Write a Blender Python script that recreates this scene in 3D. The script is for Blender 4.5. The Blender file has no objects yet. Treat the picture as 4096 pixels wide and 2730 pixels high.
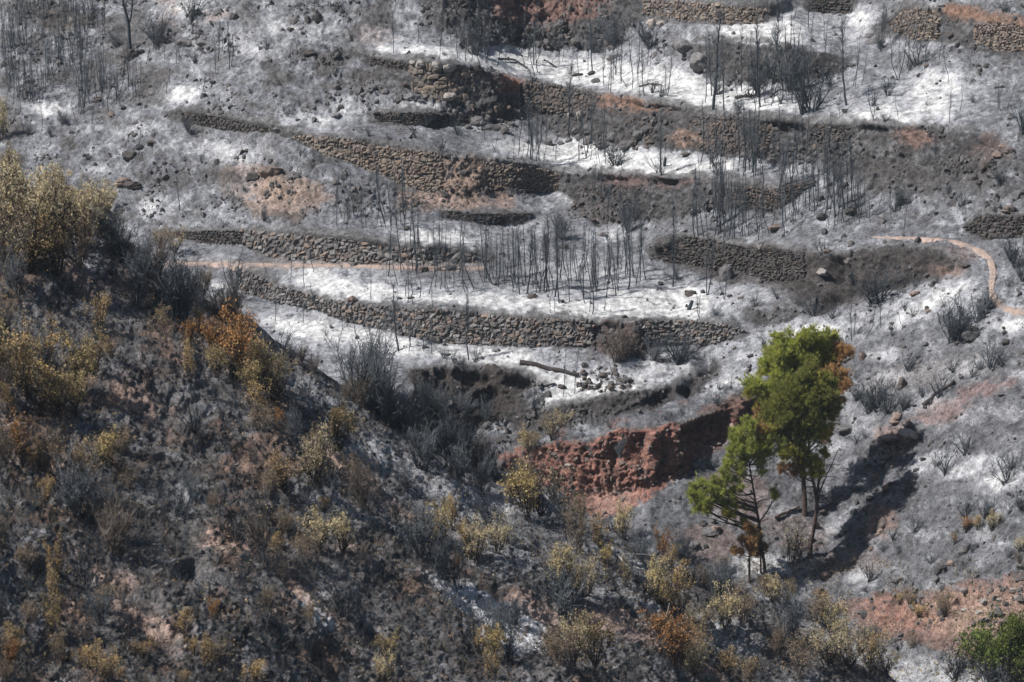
import bpy, bmesh, math, random
import numpy as np
from mathutils import Vector, Matrix, Euler

random.seed(7)
RNG = np.random.default_rng(11)
SC = bpy.context.scene
COL = SC.collection

# ------------------------------------------------------------------ camera, sky, sun, exposure
FPX = 13870.0                     # focal length in photo pixels (photo 4096 x 2730)
PITCH = math.radians(14.0)
CAMZ = 66.0
cam_d = bpy.data.cameras.new('camera')
cam = bpy.data.objects.new('camera', cam_d)
COL.objects.link(cam)
cam.location = (0, 0, CAMZ)
cam.rotation_euler = (math.radians(90) - PITCH, 0, 0)
cam_d.sensor_width = 36.0
cam_d.lens = 36.0 * FPX / 4096.0
cam_d.clip_start = 1.0
cam_d.clip_end = 3000.0
cam_d.dof.use_dof = True
cam_d.dof.focus_distance = 188.0
cam_d.dof.aperture_fstop = 1.7
SC.camera = cam

SUN_EL = math.radians(50)
SUN_AZ = math.radians(196)         # direction to the sun, measured from +x
LS = Vector((math.cos(SUN_EL) * math.cos(SUN_AZ), math.cos(SUN_EL) * math.sin(SUN_AZ), math.sin(SUN_EL)))
world = bpy.data.worlds.new("World")
SC.world = world
world.use_nodes = True
wn = world.node_tree
sky = wn.nodes.new('ShaderNodeTexSky')
sky.sky_type = 'NISHITA'
sky.sun_disc = False
sky.sun_elevation = SUN_EL
sky.sun_rotation = math.atan2(LS.x, LS.y)
wn.links.new(sky.outputs[0], wn.nodes['Background'].inputs[0])
wn.nodes['Background'].inputs[1].default_value = 0.055
sun_d = bpy.data.lights.new('sun', 'SUN')
sun_d.energy = 5.0
sun_d.angle = math.radians(0.53)
sun_d.color = (1.0, 0.975, 0.94)
sun = bpy.data.objects.new('sun', sun_d)
sun.rotation_euler = LS.to_track_quat('Z', 'Y').to_euler()
sun.location = (0, 100, 150)
COL.objects.link(sun)
SC.view_settings.view_transform = 'Standard'
SC.view_settings.look = 'None'
SC.view_settings.gamma = 1.0
SC.view_settings.use_curve_mapping = False
SC.view_settings.exposure = 0.52
SC.cycles.max_bounces = 5
SC.cycles.diffuse_bounces = 3
SC.cycles.transparent_max_bounces = 8

CP, SP = math.cos(PITCH), math.sin(PITCH)

def unproj(u, v, t):
    """photo pixel + axial depth -> world position"""
    x = (u - 2048.0) / FPX
    y = -(v - 1365.0) / FPX
    return np.stack([t * x, t * (CP + y * SP), CAMZ + t * (-SP + y * CP)], axis=-1)

# ------------------------------------------------------------------ noise
_perm = np.random.default_rng(3).permutation(256).astype(np.int64)
_perm = np.concatenate([_perm, _perm, _perm])
_grad = np.random.default_rng(4).normal(size=(256, 3))
_grad /= np.linalg.norm(_grad, axis=1)[:, None]
_grad = _grad.astype(np.float32)

def perlin(P):
    P = P.astype(np.float32)
    Pi = np.floor(P).astype(np.int64)
    f = P - Pi
    w = f * f * f * (f * (f * 6 - 15) + 10)
    Pi &= 255
    out = 0
    for dx in (0, 1):
        wx = w[..., 0] if dx else 1 - w[..., 0]
        a = _perm[Pi[..., 0] + dx]
        for dy in (0, 1):
            wy = w[..., 1] if dy else 1 - w[..., 1]
            b = _perm[a + Pi[..., 1] + dy]
            for dz in (0, 1):
                wz = w[..., 2] if dz else 1 - w[..., 2]
                g = _grad[_perm[b + Pi[..., 2] + dz]]
                d = g[..., 0] * (f[..., 0] - dx) + g[..., 1] * (f[..., 1] - dy) + g[..., 2] * (f[..., 2] - dz)
                out = out + wx * wy * wz * d
    return out * 1.5

def pn2(U, V, s, seed=0.0, asp=1.0):
    """noise over photo coordinates, wavelength s pixels"""
    return perlin(np.stack([U / (s * asp), V / s, np.full_like(U, seed * 7.31 + 0.5)], -1))

def sstep(a, b, x):
    t = np.clip((x - a) / (b - a), 0, 1)
    return t * t * (3 - 2 * t)

def blur(A, ku, kv):
    for ax, k in ((1, ku), (0, kv)):
        k = int(k)
        if k < 1:
            continue
        for _ in range(2):
            pad = [(0, 0), (0, 0)]
            pad[ax] = (k + 1, k)
            B = np.cumsum(np.pad(A, pad, mode='edge'), axis=ax)
            n = A.shape[ax]
            if ax == 1:
                A = (B[:, 2 * k + 1:2 * k + 1 + n] - B[:, :n]) / (2 * k + 1)
            else:
                A = (B[2 * k + 1:2 * k + 1 + n, :] - B[:n, :]) / (2 * k + 1)
    return A

def pip(U, V, pts):
    ins = np.zeros(U.shape, bool)
    n = len(pts)
    for i in range(n):
        x1, y1 = pts[i]; x2, y2 = pts[(i + 1) % n]
        if y1 == y2:
            continue
        c = ((V >= min(y1, y2)) & (V < max(y1, y2)))
        xx = x1 + (V - y1) * (x2 - x1) / (y2 - y1)
        ins ^= c & (U < xx)
    return ins

def pl(poly, U):
    return np.interp(U, [p[0] for p in poly], [p[1] for p in poly])

# ------------------------------------------------------------------ far hillside (terraces, gully, right-hand slope)
DU, DV = 5.0, 4.5
ua = np.arange(-420, 4521, DU)
va = np.arange(-400, 2901, DV)
UA, VA = np.meshgrid(ua, va)
NU, NV = len(ua), len(va)

# wu, wv: ragged edges for every painted region
WU = UA + 30 * pn2(UA, VA, 130, 1) + 14 * pn2(UA, VA, 42, 2) + 7 * pn2(UA, VA, 16, 3)
WV = VA + 13 * pn2(UA, VA, 90, 4) + 8 * pn2(UA, VA, 34, 5) + 5 * pn2(UA, VA, 13, 6)

def paint(F, pts, val, soft=3, warp=True):
    m = pip(WU if warp else UA, WV if warp else VA, pts).astype(float)
    m = blur(m, soft, soft)
    return F * (1 - m) + val * m

def box(x0, y0, x1, y1):
    return [(x0, y0), (x1, y0), (x1, y1), (x0, y1)]

def oval(cx, cy, rx, ry, n=14, tilt=0.0):
    return [(cx + rx * math.cos(a * 6.2832 / n), cy + ry * math.sin(a * 6.2832 / n) + tilt * rx * math.cos(a * 6.2832 / n)) for a in range(n)]

S = np.full(UA.shape, 8.0)
R = np.full(UA.shape, 0.13)        # relief amplitude, m
S = paint(S, [(-500, -500), (1700, -500), (1450, 180), (1330, 330), (1150, 540), (1330, 800), (1250, 880), (600, 930), (-500, 900)], 21, 10)
R = paint(R, [(-500, -500), (1700, -500), (1450, 180), (1330, 330), (1150, 540), (1330, 800), (1250, 880), (600, 930), (-500, 900)], .27, 10)
for pts, s, r in [
    ([(560, 90), (1500, -20), (1800, -20), (1500, 170), (1400, 230), (1100, 300), (700, 250)], 28, .46),
    ([(640, 560), (1150, 560), (1330, 700), (1640, 790), (1800, 840), (1300, 880), (700, 860), (420, 720)], 26, .46),
    ([(1150, 260), (1600, 290), (1700, 400), (1600, 430), (1480, 440), (1330, 480), (1050, 420)], 24, .42),
    ([(0, 0), (380, 30), (420, 180), (200, 200), (0, 160)], 30, .34),
    ([(2700, 60), (2600, 300), (2800, 330), (3050, 200), (2860, 110)], 24, .3),
    ([(3250, 60), (3560, 60), (3560, 300), (3900, 330), (4600, 420), (4600, -400), (3400, -400)], 25, .2),
    ([(3250, 520), (3600, 510), (4600, 560), (4600, 900), (3700, 900), (3400, 860), (3300, 700)], 36, .26),
    ([(3300, 700), (3700, 860), (4600, 880), (4600, 1000), (3500, 960), (3250, 950), (2600, 930), (2600, 860), (3200, 850)], 16, .14),
    ([(2050, 1400), (2560, 1370), (3000, 1360), (3350, 1240), (3800, 1120), (4600, 1100), (4600, 1900), (3300, 1500), (2600, 1600), (2100, 1650)], 20, .14),
    ([(2950, 1500), (3400, 1300), (4600, 1250), (4600, 3000), (2700, 3000), (2300, 2300), (2400, 2050), (2750, 1800)], 27, .13),
    ([(3250, 2330), (4600, 2250), (4600, 3000), (3300, 3000)], 30, .22),
    ([(1600, 1600), (2100, 1600), (2200, 1700), (2000, 1900), (1500, 1800)], 30, .4)]:
    S = paint(S, pts, s, 9); R = paint(R, pts, r * 1.2, 6)

# bands: top edge, foot, slope, relief, (stone width, stone height) px, stone kind, label
BANDS = []
def band(top, bot, s, r=.3, stones=None, kind=None, label=None, name='dry_stone_wall', cover=1.0):
    BANDS.append(dict(top=top, bot=bot, s=s, r=r, stones=stones, kind=kind, label=label, name=name, cover=cover))

# --- earth banks first
band([(1700, -10), (1900, -60), (2200, -30), (2550, -5), (2600, 60)], [(1700, 110), (1900, 200), (2200, 208), (2450, 200), (2600, 70)], 46, .5)
band([(2560, 0), (2850, 10), (3120, 20)], [(2560, 80), (2850, 105), (3120, 90)], 55, .12)
band([(2780, 175), (2900, 165), (3050, 170), (3250, 215), (3400, 260)], [(2780, 300), (2900, 345), (3050, 350), (3250, 330), (3400, 300)], 44, .4)
band([(3230, -20), (3420, -20)], [(3230, 50), (3420, 60)], 55, .15)
band([(3500, 90), (3640, 30), (3760, 45), (3860, 30), (3990, 85), (4160, 110)], [(3500, 150), (3640, 180), (3760, 170), (3860, 200), (3990, 230), (4160, 230)], 50, .25)
band([(1400, 212), (1640, 250), (1920, 288), (2094, 322), (2361, 372), (2600, 412), (2750, 430), (2958, 468), (3089, 480), (3273, 501), (3560, 500), (3708, 512), (3900, 530)],
     [(1400, 245), (1500, 270), (1640, 372), (1770, 440), (1930, 520), (2100, 450), (2250, 560), (2400, 600), (2700, 610), (2934, 640), (3100, 690), (3273, 650), (3400, 700), (3560, 700), (3708, 700), (3900, 700)], 47, .42)
band([(2600, 412), (2750, 430), (2958, 468), (3089, 480), (3273, 501), (3560, 500), (3708, 512)], [(2600, 440), (2750, 455), (2958, 485), (3089, 510), (3273, 520), (3560, 530), (3708, 550)], 84, .25)
band([(1500, 448), (1880, 455)], [(1500, 500), (1880, 500)], 60, .12)
band([(700, 452), (892, 472), (1011, 500), (1130, 520)], [(700, 490), (833, 512), (952, 530), (1130, 545)], 60, .12)
band([(1160, 540), (1528, 580), (1766, 619), (2028, 652), (2230, 690), (2450, 698), (2700, 705), (2928, 735), (3112, 756)],
     [(1160, 565), (1250, 600), (1510, 696), (1647, 756), (1780, 800), (2034, 785), (2230, 770), (2450, 900), (2700, 880), (2928, 850), (3112, 850)], 52, .40)
band([(2400, 700), (2550, 700), (2700, 705), (2830, 715)], [(2400, 735), (2550, 740), (2700, 735), (2830, 735)], 82, .25)
band([(1780, 845), (1900, 857), (2110, 850)], [(1780, 880), (1900, 893), (2110, 895)], 60, .12)
band([(660, 925), (976, 925), (1200, 938), (1400, 960), (1700, 1000), (1900, 1020), (1980, 1035)], [(660, 945), (833, 975), (976, 975), (1071, 1025), (1160, 1045), (1400, 1055), (1700, 1056), (1900, 1058), (1980, 1062)], 55, .14)
band([(2600, 1000), (2750, 945), (2900, 975), (3053, 1001), (3214, 1014), (3404, 1013), (3588, 978), (3785, 1015), (3850, 1050)],
     [(2600, 1060), (2750, 1075), (2934, 1095), (3053, 1130), (3200, 1180), (3320, 1240), (3400, 1210), (3588, 1156), (3785, 1102), (3850, 1090)], 52, .34)
band([(2990, 1245), (3100, 1225), (3200, 1235)], [(2990, 1300), (3100, 1310), (3200, 1260)], 48, .3)
band([(920, 1050), (976, 1075), (1101, 1138), (1249, 1186), (1350, 1215), (1528, 1226), (1766, 1246), (2064, 1270), (2361, 1288), (2576, 1285), (2750, 1288), (2898, 1300), (2975, 1320)],
     [(920, 1120), (982, 1180), (1101, 1200), (1279, 1242), (1400, 1290), (1528, 1325), (1707, 1372), (1856, 1388), (2094, 1392), (2361, 1400), (2576, 1392), (2750, 1378), (2850, 1375), (2975, 1350)], 60, .14)
band([(2361, 1286), (2576, 1284)], [(2361, 1400), (2576, 1450)], 52, .45)
band([(1650, 1500), (1725, 1483), (1885, 1475), (2123, 1500), (2200, 1560)], [(1650, 1720), (1725, 1730), (1885, 1740), (2123, 1640), (2200, 1600)], 48, .6)
band([(2060, 1660), (2250, 1620), (2500, 1570), (2680, 1560), (2770, 1480), (2860, 1425)], [(2060, 1800), (2250, 1745), (2500, 1680), (2680, 1600), (2770, 1570), (2860, 1510)], 50, .30)
band([(1990, 1850), (2171, 1787), (2332, 1779), (2451, 1733), (2600, 1712), (2750, 1703), (2875, 1638), (2964, 1596), (3060, 1560)],
     [(1990, 1885), (2100, 1930), (2242, 1975), (2340, 2010), (2440, 1990), (2600, 1950), (2700, 1905), (2800, 1840), (2900, 1740), (3000, 1670), (3060, 1600)], 73, .55)
# stepped outcrops on the right-hand slope
for (x, y, w, h) in [(3520, 1810, 60, 40), (3590, 1960, 50, 60), (3500, 2130, 60, 60), (3250, 2140, 0, 0), (3800, 2270, 60, 50), (3590, 1770, 50, 60)]:
    if w: band([(x - w, y - h * .1), (x + w, y - h * .9)], [(x - w, y + h * .5), (x + w, y + h * .1)], 62, .3)
# --- walls (faces to be built from stones)
band([(2575, 2), (2750, 8), (2850, 18), (2960, 32), (3050, 28)], [(2575, 55), (2750, 85), (2900, 98), (3050, 88)], 80, .03, (22, 15), 'tan', 'weathered dry stone wall at the top edge, right of centre, broken by a slump of ash')
band([(3245, -30), (3400, -25)], [(3255, 50), (3395, 58)], 80, .03, (22, 14), 'dark', 'dark stub of dry stone wall at the top edge behind thin burnt trunks')
band([(1800, -30), (1905, -25)], [(1815, 40), (1900, 58)], 78, .03, (20, 15), 'dark', 'short dark stone facing at the top edge above the rocky bank')
band([(3560, 92), (3600, 55), (3640, 30), (3750, 48)], [(3560, 120), (3600, 140), (3650, 162), (3740, 160)], 74, .03, (18, 13), 'tan', 'rounded pale stone bastion high on the upper right slope')
band([(3930, 100), (3990, 90), (4110, 110)], [(3895, 175), (3990, 206), (4110, 214)], 74, .03, (19, 14), 'tan', 'pale stone facing at the right edge beside orange scraped soil')
band([(1483, 232), (1560, 242), (1632, 252)], [(1490, 262), (1560, 275), (1628, 286)], 78, .03, (15, 12), 'dark', 'low black stone stretch left of the big tan boulders wall')
band([(1636, 250), (1766, 263), (1921, 288)], [(1655, 362), (1766, 410), (1933, 408)], 74, .05, (32, 25), 'tan', 'tall collapsed terrace wall of big tan boulders in the upper centre')
band([(2094, 333), (2242, 347), (2370, 378)], [(2100, 428), (2242, 453), (2345, 442)], 76, .03, (24, 18), 'brown', 'brown rubble wall right of the tan boulder wall, under the burnt trees')
band([(1505, 452), (1647, 450), (1858, 464)], [(1510, 486), (1683, 503), (1850, 502)], 80, .02, (15, 10), 'dark', 'low black shaded wall under a narrow white ash ledge')
band([(723, 452), (892, 471), (1011, 500), (1122, 519)], [(723, 488), (833, 511), (952, 529), (1125, 541)], 78, .03, (18, 13), 'dark', 'long low black wall on the left hillside above the ashy slope')
band([(1165, 540), (1300, 550), (1400, 563), (1528, 581), (1766, 620)], [(1180, 560), (1250, 600), (1350, 643), (1510, 696), (1647, 757), (1762, 782)], 78, .03, (21, 16), 'tan', 'long sunlit tan terrace wall in the middle left, tapering to a point')
band([(1940, 650), (2024, 653)], [(1920, 762), (2030, 782)], 80, .03, (22, 15), 'tan', 'tan stone buttress standing proud left of a flat coursed wall')
band([(2030, 655), (2130, 668), (2232, 697)], [(2034, 757), (2130, 764), (2226, 770)], 80, .03, (26, 12), 'tan', 'flat coursed tan wall right of the buttress, below the ash terrace')
band([(2803, 472), (2958, 472), (3089, 496)], [(2725, 590), (2934, 625), (3077, 621)], 74, .04, (23, 17), 'brown', 'large brown grey wall behind the clump of burnt saplings, upper right')
band([(3273, 505), (3392, 511)], [(3285, 606), (3362, 573)], 76, .03, (25, 18), 'dark', 'dark boulder facing at the right end of the overhanging bank')
band([(2928, 740), (3112, 757), (3255, 724)], [(2928, 821), (3077, 839), (3124, 834), (3252, 733)], 82, .02, (22, 13), 'brown', 'straight brown wall with a dark shaded wedge at its right end')
band([(3874, 893), (3915, 864), (4110, 866)], [(3857, 920), (3946, 965), (4005, 965), (4110, 945)], 80, .03, (24, 17), 'dark', 'dark stone wall at the right edge above the footpath')
band([(680, 930), (820, 928), (965, 926)], [(714, 952), (833, 976), (964, 970)], 80, .02, (17, 12), 'dark', 'low shaded wall behind the dried bushes left of the footpath')  # shaded end of the path wall, its shade carried by darker stones
band([(970, 920), (1190, 938), (1400, 961), (1528, 984), (1707, 999), (1856, 1014), (1965, 1038)], [(976, 970), (1071, 1024), (1160, 1042), (1400, 1051), (1528, 1053), (1719, 1056), (1965, 1058)], 80, .03, (30, 20), 'grey', 'rounded grey boulder wall directly above the pale footpath')
band([(2632, 1010), (2750, 950), (2845, 962), (3053, 1003), (3214, 1014)], [(2640, 1050), (2696, 1066), (2934, 1085), (3053, 1123), (3172, 1137), (3214, 1114)], 72, .04, (22, 13), 'dark', 'dark curved terrace wall left of the hollow below the footpath')
band([(940, 1065), (1101, 1139), (1249, 1187), (1350, 1211)], [(960, 1160), (1071, 1197), (1279, 1239), (1350, 1270)], 74, .03, (20, 14), 'grey', 'left tapering end of the long lower wall, half behind saplings')
band([(1350, 1211), (1528, 1225), (1766, 1246), (2064, 1270), (2361, 1288)], [(1350, 1270), (1528, 1323), (1707, 1371), (1856, 1386), (2094, 1389), (2361, 1378)], 80, .03, (25, 18), 'grey', 'long lower terrace wall of rounded grey brown stones below the white ash')
band([(2576, 1285), (2750, 1288), (2898, 1300), (2964, 1318)], [(2564, 1370), (2700, 1372), (2815, 1382), (2904, 1353), (2964, 1335)], 80, .03, (22, 14), 'grey', 'short wall right of the collapsed gap in the long lower wall')
band([(1790, 847), (1885, 858), (2106, 852)], [(1790, 876), (1885, 890), (2064, 898), (2106, 870)], 80, .02, (22, 11), 'dark', 'small low black wall alone in the burnt ground at centre')

for b in BANDS:
    lo = b['top'][0][0]; hi = b['top'][-1][0]
    warp = b['stones'] is None
    uu, vv = (WU, WV) if warp else (UA, VA)
    t = pl(b['top'], uu); bt = pl(b['bot'], uu)
    sof = 16.0 if warp else 4.0
    m = sstep(-sof * .5, sof * .5, vv - t) * sstep(-sof, sof, bt - vv) * sstep(lo - 40, lo + 15, uu) * sstep(hi + 40, hi - 15, uu)
    b['mask'] = m
    S = S * (1 - m) + b['s'] * m
    R = R * (1 - m) + b['r'] * m
S = blur(S, 3, 1)

pth = [(380, 1062), (760, 1056), (1000, 1062), (1350, 1066), (1700, 1076), (1950, 1078)]
pth2 = [(3470, 951), (3560, 949), (3660, 953), (3780, 968), (3870, 985), (3950, 1020), (3985, 1070), (3965, 1120), (3950, 1170), (3990, 1225), (4080, 1245), (4250, 1262)]

prow = PITCH + np.arctan((VA - 1365) / FPX)
q = 1.0 / np.tan(np.radians(S) + prow) * DV / FPX
C = np.cumsum(q, axis=0)
anchor = [(-500, 860), (976, 1070), (1249, 1180), (1528, 1218), (1766, 1240), (2361, 1282), (2576, 1280), (2964, 1300), (3300, 1290), (4600, 1290)]
va_a = pl(anchor, ua)
ta = 203.5 * (SP - (-(1282 - 1365) / FPX) * CP) / (SP - (-(va_a - 1365) / FPX) * CP)
ta = np.where(ua > 2700, ta - 21 * sstep(2700, 4700, ua), ta)
rows = np.clip(((va_a - va[0]) / DV).astype(int), 0, NV - 1)
C0 = C[rows, np.arange(NU)]
C0 = np.convolve(np.pad(C0, 12, mode='edge'), np.ones(25) / 25, 'valid')
crest = [(1500, 1870), (1950, 1835), (2088, 1790), (2165, 1752), (2302, 1715), (2540, 1662), (2696, 1584), (2797, 1560), (2964, 1507), (3100, 1480), (3400, 1380), (4600, 1300)]
J = pl([(1900, .05), (2600, .05), (2900, .03), (3300, 0.0)], UA) * sstep(-5, 6, VA - (pl(crest, UA) + 10 * pn2(UA, VA, 70, 9)))
LT0 = np.log(ta)[None, :] - (C - C0[None, :])
# one continuous ground: least-squares surface whose fall follows the bands and which varies gently sideways
gv = np.diff(LT0, axis=0); gu = blur(np.diff(LT0, axis=1), 34, 6); W_U = .12
rhs = np.zeros_like(LT0)
rhs[:-1] -= gv; rhs[1:] += gv
rhs[:, :-1] -= W_U * gu; rhs[:, 1:] += W_U * gu
ext = np.concatenate([rhs, rhs[::-1]], 0); ext = np.concatenate([ext, ext[:, ::-1]], 1)
kv = 2 - 2 * np.cos(np.pi * np.arange(2 * NV) / NV); ku_ = 2 - 2 * np.cos(np.pi * np.arange(2 * NU) / NU)
den = kv[:, None] + W_U * ku_[None, :]; den[0, 0] = 1
LT = np.real(np.fft.ifft2(np.fft.fft2(ext) / den))[:NV, :NU]
LT += LT0.mean() - LT.mean() - J
TA = np.exp(LT)
PA0 = unproj(UA, VA, TA)

def grid_normals(P):
    du = np.gradient(P, axis=1); dv = np.gradient(P, axis=0)
    n = np.cross(du, -dv)
    n = -n if n[..., 2].mean() < 0 else n
    return n / (np.linalg.norm(n, axis=-1, keepdims=True) + 1e-9)

def smooth3(P, a, b):
    return np.stack([blur(P[..., i], a, b) for i in range(3)], -1)

def relief(P):
    """lumpy burnt ground, metres around zero (unit amplitude)"""
    n1 = perlin(P * 0.75 + 11.0)
    n2 = perlin(P * 1.7 + 31.0)
    n3 = perlin(P * 3.6 + 51.0)
    n4 = perlin(P * 7.5 + 71.0)
    lump = (0.45 - np.abs(n2)) * 0.9 + (0.35 - np.abs(n3)) * 0.65 + (0.35 - np.abs(n4)) * 0.5
    return n1 * 0.9 + lump

NA = grid_normals(smooth3(PA0, 3, 2))
rn = relief(PA0)
R = R * (1 - .93 * blur(np.minimum(1, sum(np.exp(-((VA - pl(p_, UA)) / 12) ** 2) * (UA > p_[0][0]) * (UA < p_[-1][0]) for p_ in (pth,))), 2, 1))
rib = perlin(np.stack([PA0[..., 0] * 1.3, PA0[..., 1] * .2, PA0[..., 2] * .28], -1)) * .9 + perlin(np.stack([PA0[..., 0] * 3.4, PA0[..., 1] * .5, PA0[..., 2] * .9], -1)) * .4
rn = rn * (1 - .35 * (R > .5)) + rib * 1.0 * sstep(60, 72, S) * (R > .3) + perlin(PA0 * 7.5) * .2 * sstep(60, 72, S)
fold = perlin(np.stack([(UA * .42 + VA) / 120, (UA - VA * .42) / 700, UA * 0 + .5], -1)) * .45 + perlin(np.stack([(UA * .42 + VA) / 42, (UA - VA * .42) / 260, UA * 0 + 3.5], -1)) * .18
rn = rn + fold * 1.4 * sstep(2950, 3350, UA) * sstep(1250, 1450, VA)
PA = PA0 + NA * (rn * R)[..., None] + NA * (perlin(PA0 * 0.16) * 0.35 * (R > .09))[..., None]

HOL = np.zeros(UA.shape)
for cx, cy, rx_, ry_, dd, tl in [(1900, 1512, 80, 24, 1.3, 0), (2080, 1528, 60, 26, 1.2, 0), (1950, 1605, 55, 50, 1.2, 0), (1772, 1502, 36, 16, .9, 0), (3345, 1085, 42, 60, 1.6, 0), (2745, 1530, 34, 46, 1.3, -.6), (2815, 1458, 30, 40, 1.3, -.8),
                                 (2640, 1600, 60, 22, .9, -.3), (3300, 1225, 90, 16, .8, -.3), (3560, 1160, 90, 12, .9, -.3), (2425, 722, 70, 14, .9, 0), (2655, 728, 30, 22, 1.3, 0), (3140, 515, 90, 16, 1.1, 0), (3480, 524, 80, 12, .9, 0), (2600, 428, 130, 12, .9, .12),
                                 (3960, 560, 60, 10, .8, 0), (385, 388, 40, 12, .7, 0), (2830, 1730, 100, 60, 1.3, -.3), (2560, 1800, 30, 70, .6, 0), (2390, 1320, 34, 46, .9, 0), (2480, 1300, 60, 14, .7, 0), (2980, 1310, 16, 40, .8, 0), (3150, 40, 60, 20, .7, -.3),
                                 (2130, 12, 60, 14, 1.0, 0), (3010, 1640, 40, 30, .8, -.5), (2740, 1660, 120, 12, .5, -.3), (1760, 330, 20, 20, .6, 0), (2400, 880, 30, 16, .8, 0), (3860, 1010, 30, 14, .5, 0), (1050, 620, 60, 8, .5, .1), (620, 745, 80, 14, .6, -.4), (1000, 710, 90, 16, .6, 0), (3560, 1760, 40, 20, .5, 0)]:
    HOL = np.maximum(HOL, blur(pip(WU, WV, oval(cx, cy, rx_, ry_, tilt=tl)) * dd * .7, 3, 2))
PA = PA - NA * HOL[..., None]

# colour of every ground point: soil, plus shade painted into banks and gully
def mix(a, b, m):
    return a * (1 - m[..., None]) + np.array(b) * m[..., None]

n_a = pn2(UA, VA, 260, 20, 1.6); n_b = pn2(UA, VA, 70, 21, 1.5); n_c = pn2(UA, VA, 24, 22, 1.8); n_d = pn2(UA, VA, 10, 23, 1.6)
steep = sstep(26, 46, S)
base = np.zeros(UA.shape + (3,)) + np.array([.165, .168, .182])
base = mix(base, (.072, .067, .066), steep * .95)  # burnt banks, darkened further to stand in for the shade of their relief
base = mix(base, (.10, .096, .098), sstep(.0, .45, n_b + .5 * n_c + .3 * n_a) * (.35 + .4 * sstep(10, 24, S)))
lf = (UA < 1700) * sstep(1000, 700, VA)
base = mix(base, (.30, .305, .325), sstep(.05, .5, -n_b * .9 + .7 * n_c - .5 * n_a + .4 * n_d) * .85 * (1 - steep * .75))
base = mix(base, (.10, .094, .092), lf * sstep(.1, .5, n_b * .8 + .6 * n_c + .35 * n_d + .3 * n_a) * .8)

rs = blur(pip(WU, WV, [(2050, 1850), (2300, 1700), (2700, 1600), (2960, 1500), (3300, 1400), (3600, 1290), (4000, 1330), (4700, 1350), (4700, 3000), (2300, 3000), (2000, 2000)]) * 1.0, 14, 8)
base = mix(base, (.11, .11, .118), rs * (.72 + .5 * n_c + .4 * n_b).clip(0, .92))
base = mix(base, (.30, .30, .315), rs * sstep(.15, .6, -n_b + .5 * n_d + .3 * n_a) * .5)
ASH = np.zeros(UA.shape)
def ash(pts, v=1.0, soft=3):
    global ASH
    m = blur(pip(WU, WV, pts).astype(float), soft * 2, soft)
    ASH = np.maximum(ASH, m * v)
def ell(cx, cy, rx, ry, v=1.0, tilt=0.0):
    ash(oval(cx, cy, rx, ry, tilt=tilt), v, 4)
ash([(1150, 1098), (1290, 1085), (1420, 1120), (1640, 1170), (1900, 1180), (2200, 1205), (2480, 1190), (2650, 1150), (2790, 1130), (2860, 1200), (2830, 1270), (2500, 1278), (2200, 1262), (1850, 1228), (1560, 1205), (1400, 1200), (1280, 1170)])
ash([(1010, 1260), (1250, 1262), (1420, 1310), (1700, 1385), (1860, 1402), (2120, 1408), (2200, 1470), (2120, 1495), (1900, 1465), (1700, 1440), (1400, 1400), (1150, 1340)])
ash([(2080, 1500), (2200, 1480), (2420, 1510), (2600, 1500), (2620, 1570), (2450, 1600), (2300, 1640), (2160, 1640), (2060, 1600)], .9)
ash([(2560, 1430), (2760, 1400), (2800, 1470), (2700, 1540), (2560, 1500)], .6)
ash([(1430, 185), (1700, 188), (2000, 205), (2420, 228), (2750, 300), (3000, 330), (3100, 390), (3300, 450), (3100, 455), (2900, 440), (2500, 380), (2200, 310), (1900, 260), (1600, 225)])
ash([(3280, 500), (3400, 440), (3600, 400), (3640, 310), (3850, 300), (3850, 420), (3800, 480), (3600, 492)], .75)
ell(3560, 470, 170, 22, 1.0); ell(3720, 320, 90, 40, .8)
ash([(2830, 110), (3000, 90), (3150, 40), (3220, 90), (3210, 180), (3050, 172), (2900, 150)])
ell(3440, 95, 55, 65, .95, -.6); ell(2900, 5, 60, 12, .8); ell(3640, 210, 50, 20, .5)
ash([(1980, 562), (2250, 575), (2450, 605), (2750, 625), (2920, 640), (2960, 690), (2750, 700), (2400, 692), (2200, 662), (2000, 600)])
ell(3180, 680, 80, 24, .8); ell(3260, 600, 40, 40, .6)
ell(1700, 440, 150, 22); ell(1250, 490, 130, 22, .8); ell(1390, 445, 50, 55, .7)
ell(750, 385, 90, 34); ell(205, 440, 90, 24); ell(385, 672, 62, 14); ell(640, 835, 75, 36, .8); ell(910, 610, 150, 36, .7, .2)
ell(760, 40, 105, 32); ell(1125, 125, 75, 38, .8); ell(290, 5, 100, 12); ell(1030, 760, 35, 20, .8); ell(1200, 590, 50, 16, .6)
ell(1000, 200, 120, 40, .45, .2); ell(1290, 130, 90, 30, .5); ell(2130, 45, 15, 22); ell(560, 520, 160, 22, .4, -.2)
ell(1760, 960, 180, 34, .95); ell(1540, 915, 70, 12, .8); ell(2060, 880, 70, 30, .6); ell(2230, 800, 60, 40, .5); ell(1490, 920, 40, 12, .5)
ell(2440, 935, 110, 22, .6); ell(2350, 1080, 260, 50, .35); ell(2740, 1200, 60, 60, .9); ell(3000, 1190, 200, 40, .3)
ash([(3520, 1325), (3700, 1205), (3850, 1120), (3925, 1120), (3830, 1190), (3620, 1325)]); ell(3560, 1205, 60, 22, .8, -.3)
ell(4060, 1290, 70, 36); ash([(3040, 1400), (3100, 1330), (3300, 1290), (3400, 1310), (3380, 1370), (3200, 1360)], .95)
ash([(2780, 1590), (2900, 1520), (3060, 1480), (3060, 1520), (2960, 1550)], .9); ell(2990, 1420, 70, 22, .6, -.3)
ell(3560, 1505, 52, 18, .9); ell(3540, 1425, 55, 16, .8, -.2); ell(3865, 1470, 90, 22, .7, -.2); ell(3878, 1680, 36, 20, .8, -.4)
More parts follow.
